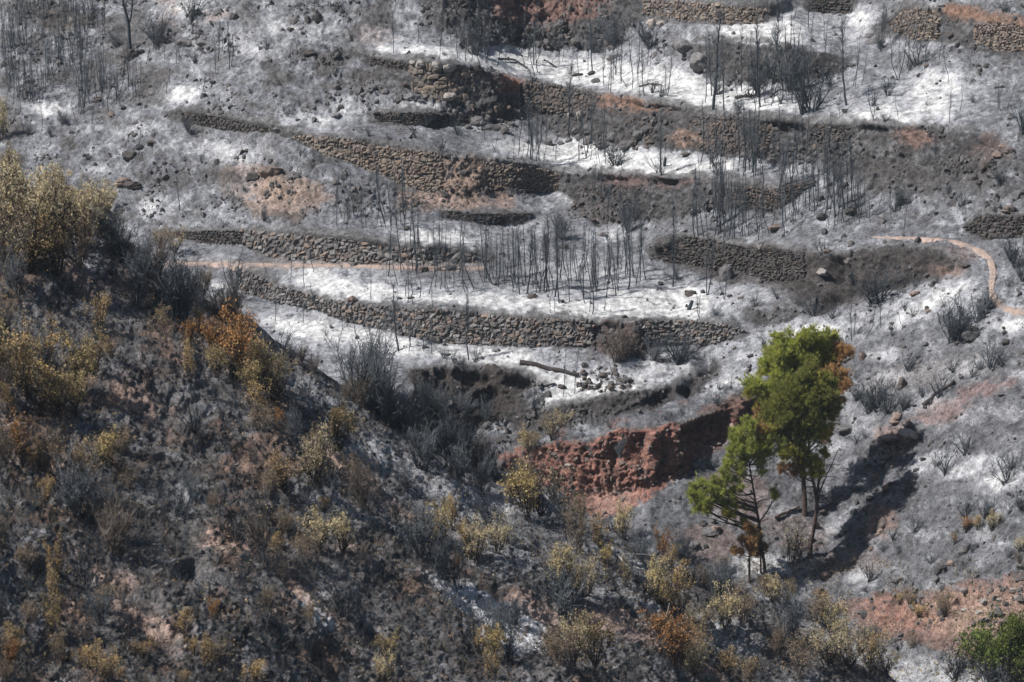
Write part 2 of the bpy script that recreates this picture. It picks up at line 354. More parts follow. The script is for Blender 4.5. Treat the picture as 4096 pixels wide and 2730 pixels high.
ell(3750, 1850, 90, 34, .7, -.3); ell(3900, 1870, 120, 26, .9, -.35); ell(4000, 1930, 80, 34, .9, -.3); ell(4000, 2035, 60, 14, .9, -.4); ell(4080, 1500, 60, 20, .5)
ell(3060, 2262, 110, 52, 1.0); ell(3130, 2062, 70, 20, .8, -.4); ell(3460, 2300, 50, 50, .65, -.3); ell(3300, 2120, 90, 20, .6, -.5); ell(3450, 1700, 60, 60, .3); ell(3300, 1780, 90, 40, .35)
ell(4000, 2180, 60, 20, .5, .3); ell(3400, 1560, 60, 30, .4); ell(3700, 1620, 120, 40, .3, -.2)
ash([(3300, 2550), (3420, 2570), (3650, 2620), (3950, 2690), (4020, 2790), (3600, 2790), (3420, 2680)], .32)
ell(900, 1170, 60, 40, .8); ell(1180, 1280, 120, 40, .6)
ash([(2050, 1560), (2300, 1700), (2000, 1835), (1900, 1760)], .0)
ASW = np.maximum(ASH * 1.0, blur(ASH, 26, 10) * (1.0 - .45 * rs)) * (1 - .8 * steep)
am = np.clip(ASW + (n_c * .5 + n_d * .22 + n_b * .3) * np.minimum(.8, ASW * 1.6), 0, 1)
base = mix(base, (.33, .332, .35), sstep(.03, .36, am))
base = mix(base, (.56, .555, .55), sstep(.34, 1.0, am))
for b in BANDS:                     # sooty turf along the terrace edges
    lo = b['top'][0][0]; hi = b['top'][-1][0]
    if hi - lo < 150: continue
    e_ = pl(b['top'], UA) - VA
    base = mix(base, (.13, .125, .125), sstep(-4, 2, e_) * sstep(34, 6, e_ + 16 * n_c + 10 * n_d) * (UA > lo) * (UA < hi) * .8)
GRAIN = 1 - .72 * sstep(.2, .7, am)

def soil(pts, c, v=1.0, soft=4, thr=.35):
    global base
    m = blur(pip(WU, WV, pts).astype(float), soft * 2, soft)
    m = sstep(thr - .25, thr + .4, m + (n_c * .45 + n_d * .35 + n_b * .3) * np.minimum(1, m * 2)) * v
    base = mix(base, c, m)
RED = (.27, .135, .105); TAN = (.27, .195, .155); BRN = (.13, .09, .075); ORG = (.22, .135, .10); DRK = (.045, .041, .041)
cl = [b for b in BANDS if b['s'] == 73][0]
soil([(1985, 1835), (2171, 1783), (2332, 1775), (2451, 1728), (2600, 1707), (2750, 1698), (2875, 1633), (2970, 1590), (3020, 1650), (2900, 1760), (2800, 1850), (2700, 1930), (2560, 2020), (2440, 2070), (2340, 2060), (2242, 1985), (2100, 1935)], RED, 1.0, 2, .5)
soil(oval(2900, 1650, 130, 50, tilt=-.5), BRN, .7)
base = mix(base, (.17, .105, .09), sstep(.1, .5, n_c * .7 + n_b * .5 + n_d * .4) * .7 * pip(UA, VA, [(1960, 1780), (3040, 1540), (3050, 1640), (2800, 1880), (2440, 2090), (1980, 1920)]))
soil(oval(2420, 2000, 110, 60), (.30, .185, .15), .8)
soil([(3330, 2420), (3500, 2370), (3800, 2350), (4600, 2180), (4600, 2800), (3900, 2640), (3600, 2560), (3400, 2500)], (.21, .13, .105), .8, 4, .45)
soil(oval(3600, 2460, 170, 60, tilt=.2), (.28, .155, .12), .7)
soil(oval(3950, 2480, 150, 60), (.25, .2, .165), .6)
base = mix(base, (.09, .08, .078), sstep(.1, .5, n_c + .5 * n_d) * .6 * pip(WU, WV, [(3330, 2400), (4600, 2150), (4600, 2800), (3900, 2650), (3400, 2520)]))
soil([(3600, 2430), (4100, 2330), (4200, 2500), (3800, 2550)], (.38, .25, .19), .45)
soil(oval(1150, 800, 170, 90), TAN, .75); soil(oval(1000, 730, 120, 70), (.30, .22, .18), .5); soil(oval(1130, 790, 60, 46), (.36, .26, .2), .6)
soil([(1766, 625), (1940, 640), (1935, 770), (1800, 800), (1766, 780)], TAN, .9)
soil([(1550, 770), (2050, 790), (2030, 830), (1600, 850)], (.28, .20, .16), .8)
soil([(1920, 288), (2110, 318), (2120, 352), (2000, 365), (1930, 335)], (.34, .18, .13), .9)
soil([(2380, 385), (2700, 430), (2680, 458), (2480, 450), (2390, 425)], ORG, .85)
soil([(1930, -20), (2450, -10), (2430, 70), (2200, 110), (1990, 90)], (.20, .12, .10), .85)
soil([(3740, 22), (3880, 25), (4010, 75), (3990, 105), (3900, 90), (3780, 60)], ORG, .95); soil([(3960, 70), (4150, 90), (4150, 115), (3980, 105)], ORG, .8)
soil(oval(3650, 560, 80, 46, tilt=.3), (.23, .14, .11), .65); soil(oval(3960, 590, 60, 80), BRN, .6)
soil([(640, -20), (690, -20), (700, 100), (670, 150), (650, 100)], ORG, .5); soil(oval(250, 80, 90, 40), (.16, .13, .09), .7)
soil(oval(1500, 150, 80, 30), (.45, .33, .28), .25); soil(oval(870, 60, 60, 20), (.5, .36, .3), .5); soil(oval(2750, 560, 70, 40), (.3, .2, .15), .6)
soil([(2361, 1284), (2576, 1284), (2590, 1400), (2440, 1440), (2380, 1400)], (.10, .075, .066), .9)
soil([(2400, 700), (2830, 715), (2830, 745), (2400, 745)], (.14, .09, .08), .7)
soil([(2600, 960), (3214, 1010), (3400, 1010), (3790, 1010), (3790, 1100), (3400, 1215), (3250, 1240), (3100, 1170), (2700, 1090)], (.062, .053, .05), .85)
soil([(2050, 1650), (2250, 1612), (2500, 1566), (2680, 1556), (2770, 1478), (2870, 1420), (2890, 1450), (2780, 1570), (2540, 1660), (2300, 1712), (2080, 1780)], (.06, .054, .053), .9, 3)  # dark bank earth with the gully's shadow painted into the colour
soil([(1650, 1490), (1885, 1470), (2130, 1500), (2080, 1640), (1900, 1730), (1650, 1730)], (.055, .045, .041), .95)  # charred bank colour, deepened to paint in the shade of its cavities
soil(oval(3760, 1655, 120, 36, tilt=-.3), (.27, .17, .145), .5); soil(oval(3560, 1760, 60, 60), (.3, .19, .15), .5); soil(oval(3700, 1500, 300, 60, tilt=-.2), (.3, .27, .26), .3)
soil(oval(3950, 1560, 120, 26, tilt=-.3), (.25, .15, .13), .5); soil(oval(3520, 2100, 60, 90), (.24, .15, .12), .6); soil(oval(3200, 2130, 140, 70), (.2, .15, .13), .5)
soil(oval(2950, 2000, 130, 120, tilt=.2), (.19, .13, .115), .55); soil(oval(2800, 2180, 160, 60), (.17, .12, .105), .6); soil(oval(3420, 2250, 140, 50), (.16, .12, .11), .5)
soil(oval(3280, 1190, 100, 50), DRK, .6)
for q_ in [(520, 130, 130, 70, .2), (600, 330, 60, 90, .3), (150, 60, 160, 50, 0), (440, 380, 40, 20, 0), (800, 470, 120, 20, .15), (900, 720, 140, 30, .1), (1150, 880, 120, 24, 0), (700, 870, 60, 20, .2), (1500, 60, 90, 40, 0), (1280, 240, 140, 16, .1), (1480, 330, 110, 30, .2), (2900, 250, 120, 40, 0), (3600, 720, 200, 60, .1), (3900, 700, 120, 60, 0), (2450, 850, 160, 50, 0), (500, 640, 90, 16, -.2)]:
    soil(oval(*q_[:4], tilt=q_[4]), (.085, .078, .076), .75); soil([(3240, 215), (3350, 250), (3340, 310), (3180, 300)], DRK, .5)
soil(oval(3880, 1020, 70, 30), (.3, .2, .17), .35); soil(oval(3790, 1090, 60, 26), (.3, .2, .16), .5)
pm = np.exp(-((VA - pl(pth, UA)) / 17) ** 2) * (UA > 380) * (UA < 1950)
base = mix(base, (.30, .24, .21), pm * .6)

# ------------------------------------------------------------------ near slope (foreground, falling to the right)
BD = [(-500, 480), (0, 690), (250, 800), (430, 930), (600, 1080), (760, 1180), (950, 1270), (1080, 1380), (1200, 1470), (1350, 1560), (1500, 1640), (1700, 1735),
      (1900, 1830), (2050, 1925), (2200, 2040), (2350, 2125), (2500, 2190), (2700, 2265), (2900, 2325), (3060, 2385), (3200, 2450), (3330, 2560), (3430, 2650), (3560, 2800), (3640, 2900)]
ub = np.arange(-420, 3600, 5.0)
KB = 400
bdv = pl(BD, ub) + 22 * perlin(np.stack([ub / 90, ub * 0 + .3, ub * 0 + .7], -1)) + 9 * perlin(np.stack([ub / 30, ub * 0 + 4.3, ub * 0 + .7], -1))
bdv = np.minimum(bdv, 2890)
kk = np.linspace(0, 1, KB)[:, None]
UB = np.repeat(ub[None, :], KB, 0)
VB = bdv[None, :] + (2930 - bdv[None, :]) * kk
SLX = -.62
x1, t1, v1 = (0 - 2048) / FPX * 90, 90.0, 2730.0
z1 = 90 * (-SP - (v1 - 1365) / FPX * CP)
rx = (UB - 2048) / FPX; rz = -SP - (VB - 1365) / FPX * CP
ry = CP - (VB - 1365) / FPX * SP
SLY = 0.05
TB = (z1 - SLX * x1 - SLY * t1 * .97) / (rz - SLX * rx - SLY * ry)
PB0 = unproj(UB, VB, TB)
NB = np.array([-SLX, -SLY, 1.0]); NB /= np.linalg.norm(NB)
big = perlin(PB0 * np.array([.10, .05, .1]) + 5) * .9 + perlin(PB0 * np.array([.3, .16, .2]) + 9) * .55
edge = sstep(0, .12, kk)
RB = .24 + .12 * pn2(UB, VB, 300, 40)
hB = big * (.35 + .65 * edge) + relief(PB0) * RB
holb = np.zeros(UB.shape)
for cx, cy, rx_, ry_, dd, tl in [(755, 2280, 46, 38, 1.0, 0), (1130, 2350, 40, 22, .9, 1.0), (1190, 2420, 40, 22, .9, 1.0), (1480, 2545, 46, 50, .9, .2), (330, 1105, 120, 16, .7, .5), (250, 1200, 90, 18, .7, .6), (1040, 1640, 60, 26, .8, .5), (960, 2330, 90, 12, .6, .8), (560, 2380, 110, 16, .7, .8), (640, 2520, 110, 16, .7, .8),
                                 (200, 1790, 60, 30, .7, .3), (2080, 2240, 60, 16, .6, .6), (1960, 2390, 60, 16, .6, .3), (2300, 2520, 70, 24, .8, .5), (2480, 2500, 40, 30, .8, .4), (520, 1350, 80, 14, .6, .5), (700, 1640, 120, 14, .6, .6), (1500, 2160, 120, 12, .5, .6), (1300, 2650, 90, 16, .6, .8), (850, 1850, 110, 12, .5, .7)]:
    holb = np.maximum(holb, blur(pip(UB + 12 * pn2(UB, VB, 50, 91), VB + 10 * pn2(UB, VB, 40, 92), oval(cx, cy, rx_, ry_, tilt=tl)) * dd, 2, 2))
PB = PB0 + NB * (hB - holb)[..., None]
nb_a = pn2(UB, VB, 330, 50, 1.2); nb_b = pn2(UB, VB, 110, 51, 1.3); nb_c = pn2(UB, VB, 36, 52, 1.4); nb_d = pn2(UB, VB, 13, 53, 1.4)
baseB = np.zeros(UB.shape + (3,)) + np.array([.155, .145, .142])
baseB = mix(baseB, (.055, .051, .052), sstep(-.1, .5, nb_b + .5 * nb_c) * .8)
baseB = mix(baseB, (.21, .21, .225), sstep(.1, .6, -nb_b * .9 + .6 * nb_c + .3 * nb_d - .2 * nb_a) * .8)
blu = sstep(-40, 90, UB - 1250 - (VB - 1650) * .55) * sstep(520, 260, VB - pl(BD, UB)) * sstep(2700, 2300, UB)
baseB = mix(baseB, (.22, .225, .24), blu * (.55 + .5 * nb_c + .4 * nb_b).clip(0, .9))
brown = (1 - .7 * blu) * sstep(.05, .55, .8 * nb_a + .5 * nb_b + .5 * nb_c + .35 * (2200 - UB) / 2200 - .25)
baseB = mix(baseB, (.23, .155, .12), brown * .8)
WUB = UB + 30 * nb_b + 14 * nb_c; WVB = VB + 20 * pn2(UB, VB, 100, 55) + 12 * nb_d
def soilB(pts, c, v=1.0, thr=.3):
    global baseB
    m = blur(pip(WUB, WVB, pts).astype(float), 8, 6)
    m = sstep(thr - .25, thr + .4, m + (nb_c * .5 + nb_d * .45) * np.minimum(1, m * 2)) * v
    baseB = mix(baseB, c, m)
WH = (.66, .66, .68)
for cx, cy, rx_, ry_, tl, v in [(1990, 2530, 190, 120, .5, 1), (1800, 2400, 120, 60, .5, .6), (1590, 2135, 50, 22, .3, .9), (1860, 2355, 60, 28, .3, 1), (1250, 2450, 60, 90, .6, .8), (740, 2000, 70, 50, .3, .35), (185, 2130, 44, 26, 0, .8),
                             (785, 1495, 60, 20, .4, .9), (1700, 1880, 240, 60, .45, .3), (2000, 1990, 110, 40, .4, .5), (1450, 1800, 160, 50, .5, .25), (1900, 2100, 160, 60, .4, .3), (2000, 2280, 130, 50, .4, .25),
                             (1300, 2050, 160, 60, .4, .25), (2050, 1815, 60, 14, -.2, .9), (2600, 2330, 150, 40, .4, .3), (1200, 1560, 120, 50, .5, .35), (270, 1240, 40, 16, .6, .6), (330, 1000, 90, 26, .6, .5), (700, 1150, 90, 24, .5, .5),
                             (2480, 2420, 80, 30, .5, .4), (2650, 2480, 120, 24, .4, .5), (250, 2700, 40, 50, 0, .5), (2900, 2560, 120, 60, .5, .25), (3350, 2640, 90, 60, .5, .4), (3100, 2420, 120, 30, .3, .4)]:
    soilB(oval(cx, cy, rx_, ry_, tilt=tl), WH, v)
PNK = (.43, .30, .245)
for cx, cy, rx_, ry_, tl, v in [(1400, 1850, 120, 40, .6, .9), (870, 2180, 70, 60, .4, .9), (480, 2280, 90, 40, .5, .8), (300, 2350, 80, 36, .3, .8), (110, 1675, 110, 34, .2, .9), (1150, 2330, 200, 30, .9, .8), (600, 2450, 170, 40, .8, .7),
                             (1600, 2030, 220, 30, .5, .6), (2180, 2500, 160, 40, .6, .7), (2550, 2600, 250, 60, .4, .7), (1100, 2470, 50, 50, .3, .7), (520, 1600, 120, 40, .5, .8), (560, 1140, 150, 24, .4, .8), (330, 1100, 120, 30, .5, .6),
                             (2050, 2420, 90, 20, .6, .6), (350, 2100, 30, 120, .2, .7), (800, 1250, 120, 24, .5, .5), (2700, 2680, 200, 40, .2, .6), (1380, 2260, 60, 60, .5, .5), (640, 1440, 120, 24, .5, .5)]:
    soilB(oval(cx, cy, rx_, ry_, tilt=tl), PNK, v)

# ------------------------------------------------------------------ mesh helpers
def mesh_np(name, verts, faces, alpha=None, colors=None, mat=None, smooth=True, polys=None):
    """faces: (n,3) or (n,4) int array, or list of such arrays"""
    me = bpy.data.meshes.new(name)
    if not isinstance(faces, list):
        faces = [faces]
    faces = [f for f in faces if len(f)]
    me.vertices.add(len(verts))
    me.vertices.foreach_set('co', np.asarray(verts, np.float32).ravel())
    loops = np.concatenate([f.ravel() for f in faces]).astype(np.int32)
    tot = np.concatenate([np.full(len(f), f.shape[1]) for f in faces]).astype(np.int32)
    me.loops.add(len(loops))
    me.loops.foreach_set('vertex_index', loops)
    me.polygons.add(len(tot))
    me.polygons.foreach_set('loop_start', (np.cumsum(tot) - tot).astype(np.int32))
    me.polygons.foreach_set('loop_total', tot)
    me.polygons.foreach_set('use_smooth', np.full(len(tot), smooth))
    if colors is not None:
        a = me.color_attributes.new('soil', 'FLOAT_COLOR', 'POINT')
        c4 = np.ones((len(verts), 4), np.float32); c4[:, :3] = np.clip(colors, 0, 1)
        if alpha is not None: c4[:, 3] = alpha
        a.data.foreach_set('color', c4.ravel())
    me.update()
    me.validate()
    if mat:
        me.materials.append(mat)
    return me

def link(name, me, parent=None, loc=None):
    o = bpy.data.objects.new(name, me)
    COL.objects.link(o)
    if parent:
        o.parent = parent
    if loc is not None:
        o.location = loc
    return o

def tag(o, label=None, cat=None, group=None, kind=None):
    if label: o['label'] = label
    if cat: o['category'] = cat
    if group: o['group'] = group
    if kind: o['kind'] = kind
    return o

def grid_faces(nr, nc, keep=None):
    i = np.arange(nr * nc).reshape(nr, nc)
    f = np.stack([i[1:, :-1], i[1:, 1:], i[:-1, 1:], i[:-1, :-1]], -1)
    if keep is not None:
        f = f[keep]
    return f.reshape(-1, 4)

class Acc:
    def __init__(s): s.v = []; s.f = {3: [], 4: []}; s.n = 0
    def add(s, V, F):
        V = np.asarray(V, float).reshape(-1, 3)
        F = np.asarray(F)
        s.f[F.shape[1]].append(F + s.n); s.v.append(V); s.n += len(V)
    def tube(s, pts, rad, sides=4):
        pts = np.asarray(pts, float); n = len(pts)
        rad = np.asarray(rad, float)
        d = np.gradient(pts, axis=0)
        d /= np.linalg.norm(d, axis=1)[:, None] + 1e-9
        ref = np.array([1., 0, 0]) if abs(d[0][0]) < .8 else np.array([0, 1., 0])
        a = np.cross(d, ref); a /= np.linalg.norm(a, axis=1)[:, None] + 1e-9
        b = np.cross(d, a)
        th = np.arange(sides) * 2 * math.pi / sides
        V = pts[:, None, :] + rad[:, None, None] * (np.cos(th)[None, :, None] * a[:, None, :] + np.sin(th)[None, :, None] * b[:, None, :])
        i = np.arange(n * sides).reshape(n, sides)
        j = np.roll(i, -1, 1)
        F = np.stack([i[:-1], j[:-1], j[1:], i[1:]], -1).reshape(-1, 4)
        s.add(V.reshape(-1, 3), F)
    def leaves(s, P, size, up=.3, rng=RNG, dirs=None, asp=.45):
        """leaf blades (kinked quads) at points P"""
        n = len(P)
        d = rng.normal(size=(n, 3)) if dirs is None else dirs + rng.normal(size=(n, 3)) * .45
        d[:, 2] += up
        d /= np.linalg.norm(d, axis=1)[:, None] + 1e-9
        w = np.cross(d, rng.normal(size=(n, 3))); w /= np.linalg.norm(w, axis=1)[:, None] + 1e-9
        L = (size * rng.uniform(.6, 1.35, n))[:, None]
        W = L * asp
        V = np.stack([P, P + d * L * .5 + w * W * .5, P + d * L, P + d * L * .5 - w * W * .5], 1).reshape(-1, 3)
        F = np.arange(n * 4).reshape(n, 4)
        s.add(V, F)
    def mesh(s, name, mat, smooth=False):
        fs = [np.concatenate(s.f[k]) for k in (3, 4) if s.f[k]]
        return mesh_np(name, np.concatenate(s.v), fs, mat=mat, smooth=smooth)

# ------------------------------------------------------------------ materials
def new_mat(name):
    m = bpy.data.materials.new(name); m.use_nodes = True
    nt = m.node_tree; bs = nt.nodes['Principled BSDF']
    bs.inputs['Roughness'].default_value = .95
    bs.inputs['Specular IOR Level'].default_value = .15
    return m, nt, bs
def nd(nt, t, **kw):
    n = nt.nodes.new(t)
    for k, v in kw.items():
        if isinstance(k, str) and hasattr(n, k): setattr(n, k, v)
    return n
def noise(nt, vec, scale, detail=3, rough=.6):
    n = nt.nodes.new('ShaderNodeTexNoise'); n.inputs['Scale'].default_value = scale
    n.inputs['Detail'].default_value = detail; n.inputs['Roughness'].default_value = rough
    nt.links.new(vec, n.inputs['Vector']); return n.outputs['Fac']
def ramp(nt, fac, stops):
    r = nt.nodes.new('ShaderNodeValToRGB'); nt.links.new(fac, r.inputs[0])
    el = r.color_ramp.elements
    while len(el) < len(stops): el.new(.5)
    for e, (p, c) in zip(el, stops):
        e.position = p; e.color = (c if len(c) == 4 else tuple(c) + (1,)) if not isinstance(c, float) else (c, c, c, 1)
    return r.outputs[0]
def mixc(nt, mode, fac, a, b):
    m = nt.nodes.new('ShaderNodeMix'); m.data_type = 'RGBA'; m.blend_type = mode
    if isinstance(fac, float): m.inputs[0].default_value = fac
    else: nt.links.new(fac, m.inputs[0])
    for k, x in ((6, a), (7, b)):
        if isinstance(x, tuple): m.inputs[k].default_value = x + (1,) if len(x) == 3 else x
        else: nt.links.new(x, m.inputs[k])
    return m.outputs[2]
def bump(nt, bs, h, strength, dist):
    b = nt.nodes.new('ShaderNodeBump'); b.inputs['Strength'].default_value = strength; b.inputs['Distance'].default_value = dist
    nt.links.new(h, b.inputs['Height']); nt.links.new(b.outputs[0], bs.inputs['Normal'])

def ground_mat(name, grit=1.0):
    m, nt, bs = new_mat(name)
    at = nt.nodes.new('ShaderNodeAttribute'); at.attribute_name = 'soil'
    pos = nt.nodes.new('ShaderNodeNewGeometry').outputs['Position']
    n1 = noise(nt, pos, 2.2, 5, .65); n2 = noise(nt, pos, 9, 5, .7); n3 = noise(nt, pos, 30, 3, .7)
    c = mixc(nt, 'MULTIPLY', 1.0, at.outputs['Color'], ramp(nt, n1, [(.34, .5), (.5, 1.0), (.66, 1.45)]))
    c = mixc(nt, 'MULTIPLY', at.outputs['Alpha'], c, ramp(nt, n2, [(.36, .5), (.48, 1.0), (.66, 1.3)]))
    c = mixc(nt, 'MULTIPLY', at.outputs['Alpha'], c, ramp(nt, n3, [(.36, .6), (.5, 1.0), (.66, 1.25)]))
    vo = nt.nodes.new('ShaderNodeTexVoronoi'); vo.inputs['Scale'].default_value = 5.0; nt.links.new(pos, vo.inputs['Vector'])
    spk = ramp(nt, vo.outputs['Distance'], [(.10, 1.0), (.20, 0.0)])
    spk2 = mixc(nt, 'MULTIPLY', 1.0, spk, ramp(nt, noise(nt, pos, 1.1, 2), [(.5, 0.0), (.56, 1.0)]))
    c = mixc(nt, 'MIX', spk2, c, (.03, .03, .032))
    nt.links.new(c, bs.inputs['Base Color'])
    mm = nt.nodes.new('ShaderNodeMath'); mm.operation = 'MULTIPLY_ADD'; mm.inputs[1].default_value = .6
    nt.links.new(n2, mm.inputs[0]); nt.links.new(n3, mm.inputs[2])
    bump(nt, bs, mm.outputs[0], 1.0, .075 * grit)
    return m

def rnd(nt):
    oi = nt.nodes.new('ShaderNodeObjectInfo').outputs['Random']
    gi = nt.nodes.new('ShaderNodeNewGeometry').outputs['Random Per Island']
    a = nt.nodes.new('ShaderNodeMath'); a.operation = 'ADD'; nt.links.new(oi, a.inputs[0]); nt.links.new(gi, a.inputs[1])
    f = nt.nodes.new('ShaderNodeMath'); f.operation = 'FRACT'; nt.links.new(a.outputs[0], f.inputs[0])
    return f.outputs[0]

def stone_mat(name, cols, k=1.0):
    m, nt, bs = new_mat(name)
    n = len(cols)
    c = ramp(nt, rnd(nt), [((i + .5) / n, tuple(x * k for x in cc)) for i, cc in enumerate(cols)])
    pos = nt.nodes.new('ShaderNodeNewGeometry').outputs['Position']
    n1 = noise(nt, pos, 6, 5, .7); n2 = noise(nt, pos, 26, 4, .7)
    c = mixc(nt, 'MULTIPLY', 1.0, c, ramp(nt, n1, [(.3, .55), (.5, 1.0), (.7, 1.3)]))
    c = mixc(nt, 'MULTIPLY', 1.0, c, ramp(nt, n2, [(.3, .65), (.55, 1.05), (.75, 1.25)]))
    nt.links.new(c, bs.inputs['Base Color'])
    bump(nt, bs, n2, .7, .04)
    return m

def char_mat(name, c1, c2):
    m, nt, bs = new_mat(name)
    pos = nt.nodes.new('ShaderNodeNewGeometry').outputs['Position']
    c = mixc(nt, 'MIX', ramp(nt, noise(nt, pos, 5, 4, .7), [(.35, 0.0), (.65, 1.0)]), c1, c2)
    nt.links.new(c, bs.inputs['Base Color'])
    bump(nt, bs, noise(nt, pos, 22, 3), .6, .02)
    return m

def leaf_mat(name, cols, trans=.25):
    m, nt, bs = new_mat(name)
    n = len(cols)
    c = ramp(nt, rnd(nt), [((i + .5) / n, cc) for i, cc in enumerate(cols)])
    tc = nt.nodes.new('ShaderNodeTexCoord').outputs['Object']
    c = mixc(nt, 'MULTIPLY', 1.0, c, ramp(nt, noise(nt, tc, 5.0, 3, .7), [(.34, (.42, .42, .45)), (.5, (1., 1., 1.)), (.64, (1.4, 1.35, 1.1))]))
    oi = nt.nodes.new('ShaderNodeObjectInfo').outputs['Random']
    c = mixc(nt, 'MULTIPLY', 1.0, c, ramp(nt, oi, [(0.0, (.6, .56, .55)), (.5, (.9, .88, .86)), (1.0, (1.15, 1.1, .95))]))
    nt.links.new(c, bs.inputs['Base Color'])
    tr = nt.nodes.new('ShaderNodeBsdfTranslucent'); nt.links.new(c, tr.inputs['Color'])
    mx = nt.nodes.new('ShaderNodeMixShader'); mx.inputs[0].default_value = trans
    nt.links.new(bs.outputs[0], mx.inputs[1]); nt.links.new(tr.outputs[0], mx.inputs[2])
    nt.links.new(mx.outputs[0], nt.nodes['Material Output'].inputs['Surface'])
    return m

M_GA = ground_mat('burnt_hillside_ground')
M_GB = ground_mat('burnt_near_slope_ground', 1.0)
M_ST = {
    'grey': stone_mat('grey_brown_stone', [(.13, .125, .12), (.26, .245, .24), (.17, .16, .16), (.27, .22, .19), (.12, .115, .115), (.34, .25, .20), (.20, .18, .165), (.36, .34, .33), (.10, .095, .095)], 0.68),
    'tan': stone_mat('tan_stone', [(.28, .22, .175), (.20, .165, .14), (.32, .26, .215), (.17, .145, .13), (.26, .19, .15), (.25, .215, .19)], 0.72),
    'brown': stone_mat('brown_stone', [(.14, .12, .11), (.18, .145, .125), (.11, .10, .095), (.17, .15, .14), (.21, .16, .135)], 0.62),
    'dark': stone_mat('sooty_and_shaded_stone', [(.10, .093, .09), (.14, .12, .11), (.08, .076, .076), (.12, .11, .105), (.16, .13, .115)], 0.55)}  # shade of the dark walls put into the stone colour; dark rocks share it
M_ROCK = stone_mat('burnt_rock', [(.12, .114, .115), (.17, .16, .16), (.08, .077, .078), (.13, .12, .115)])
M_RUB = stone_mat('sooty_rubble', [(.09, .085, .084), (.14, .13, .128), (.06, .057, .058), (.11, .10, .095)])
M_PALE = stone_mat('pale_rock', [(.27, .24, .22), (.23, .215, .205), (.30, .26, .235)])
M_SLAB = stone_mat('reddish_rubble', [(.18, .135, .115), (.15, .12, .105), (.11, .095, .09), (.22, .165, .14)])
M_CHAR = char_mat('charred_bark', (.026, .033, .041), (.056, .068, .079))
M_CHARB = char_mat('charred_brown_bark', (.030, .026, .026), (.065, .052, .048))
M_TWIG = char_mat('charred_twigs', (.065, .072, .082), (.135, .145, .155))
M_TWIGB = char_mat('brown_burnt_twigs', (.11, .088, .075), (.20, .165, .14))
M_BARK = char_mat('scorched_pine_bark', (.035, .028, .026), (.11, .075, .062))
M_WOOD = char_mat('bleached_wood', (.30, .28, .26), (.42, .39, .36))
M_CREAM = leaf_mat('cream_dry_leaves', [(.50, .44, .30), (.64, .57, .42), (.36, .31, .20), (.70, .63, .48), (.52, .42, .26)], .4)
M_OCH = leaf_mat('ochre_dry_leaves', [(.50, .37, .20), (.60, .46, .27), (.34, .25, .14), (.55, .44, .28), (.40, .27, .14)])
M_OLIVE = leaf_mat('olive_scorched_leaves', [(.42, .34, .18), (.52, .43, .25), (.29, .24, .13), (.56, .45, .26), (.24, .18, .10)])
M_RUST = leaf_mat('rust_scorched_leaves', [(.36, .18, .085), (.26, .13, .065), (.44, .25, .12), (.22, .12, .06), (.44, .31, .16)])
M_BROWN = leaf_mat('brown_scorched_leaves', [(.26, .2, .135), (.34, .27, .19), (.18, .14, .10), (.40, .32, .22)])
M_PINE = leaf_mat('green_pine_needles', [(.33, .37, .10), (.44, .48, .13), (.21, .25, .07), (.55, .57, .19), (.35, .39, .10)], .5)
M_PINEY = leaf_mat('yellowing_pine_needles', [(.36, .36, .08), (.27, .35, .07), (.46, .36, .12), (.40, .38, .10)], .45)
M_PINEB = leaf_mat('scorched_pine_needles', [(.44, .27, .14), (.32, .20, .11), (.52, .36, .22), (.26, .17, .09)], .4)
M_GREEN = leaf_mat('fresh_green_leaves', [(.10, .16, .03), (.16, .22, .05), (.07, .11, .025), (.22, .25, .09)], .3)
M_PATH = None

# ------------------------------------------------------------------ ground meshes
keep = (VA[:-1, :-1] < (pl([(p[0], p[1]) for p in BD] + [(4600, 6000)], UA[:-1, :-1]) + 170))
me = mesh_np('hillside', PA.reshape(-1, 3), grid_faces(NV, NU, keep), colors=base.reshape(-1, 3), alpha=GRAIN.ravel(), mat=M_GA)
tag(link('hillside', me), kind='structure')
# near slope with the back of its ridge going down behind the crest
back = []
c0 = PB[0]
for s_, dz in ((26, 22), (12, 9), (5, 3.3), (2, 1.1), (.7, .28)):
    p_ = c0 + np.array([s_ * .45, s_ * .75, -dz])
    p_[:, 2] += perlin(p_ * .8) * .3
    back.append(p_)
PBb = np.concatenate([np.stack(back), PB]); cB = np.concatenate([np.repeat(baseB[:1], 5, 0), baseB])
me = mesh_np('near_slope', PBb.reshape(-1, 3), grid_faces(KB + 5, len(ub)), colors=cB.reshape(-1, 3), mat=M_GB)
tag(link('near_slope', me), kind='structure')

def samp(G, x, y):
    x = np.clip(np.asarray(x, float), 0, G.shape[1] - 1.001); y = np.clip(np.asarray(y, float), 0, G.shape[0] - 1.001)
    i = x.astype(int); j = y.astype(int); fx = (x - i)[..., None]; fy = (y - j)[..., None]
    return (G[j, i] * (1 - fx) + G[j, i + 1] * fx) * (1 - fy) + (G[j + 1, i] * (1 - fx) + G[j + 1, i + 1] * fx) * fy
def posA(u, v, G=None):
    return samp(PA if G is None else G, (np.asarray(u, float) - ua[0]) / DU, (np.asarray(v, float) - va[0]) / DV)
def posB(u, v, G=None):
    u = np.asarray(u, float); v = np.asarray(v, float)
    b = np.interp(u, ub, bdv)
    return samp(PB if G is None else G, (u - ub[0]) / 5.0, np.clip((v - b) / (2930 - b), 0, 1) * (KB - 1))
def near(u, v):
    return v > np.interp(u, ub, bdv) and u < 3590
def pos(u, v):
    return Vector(posB(u, v) if near(u, v) else posA(u, v))
def scale_at(p):
    """photo pixels per metre at a world point"""
    t = p[1] * CP - (p[2] - CAMZ) * SP
    return FPX / t

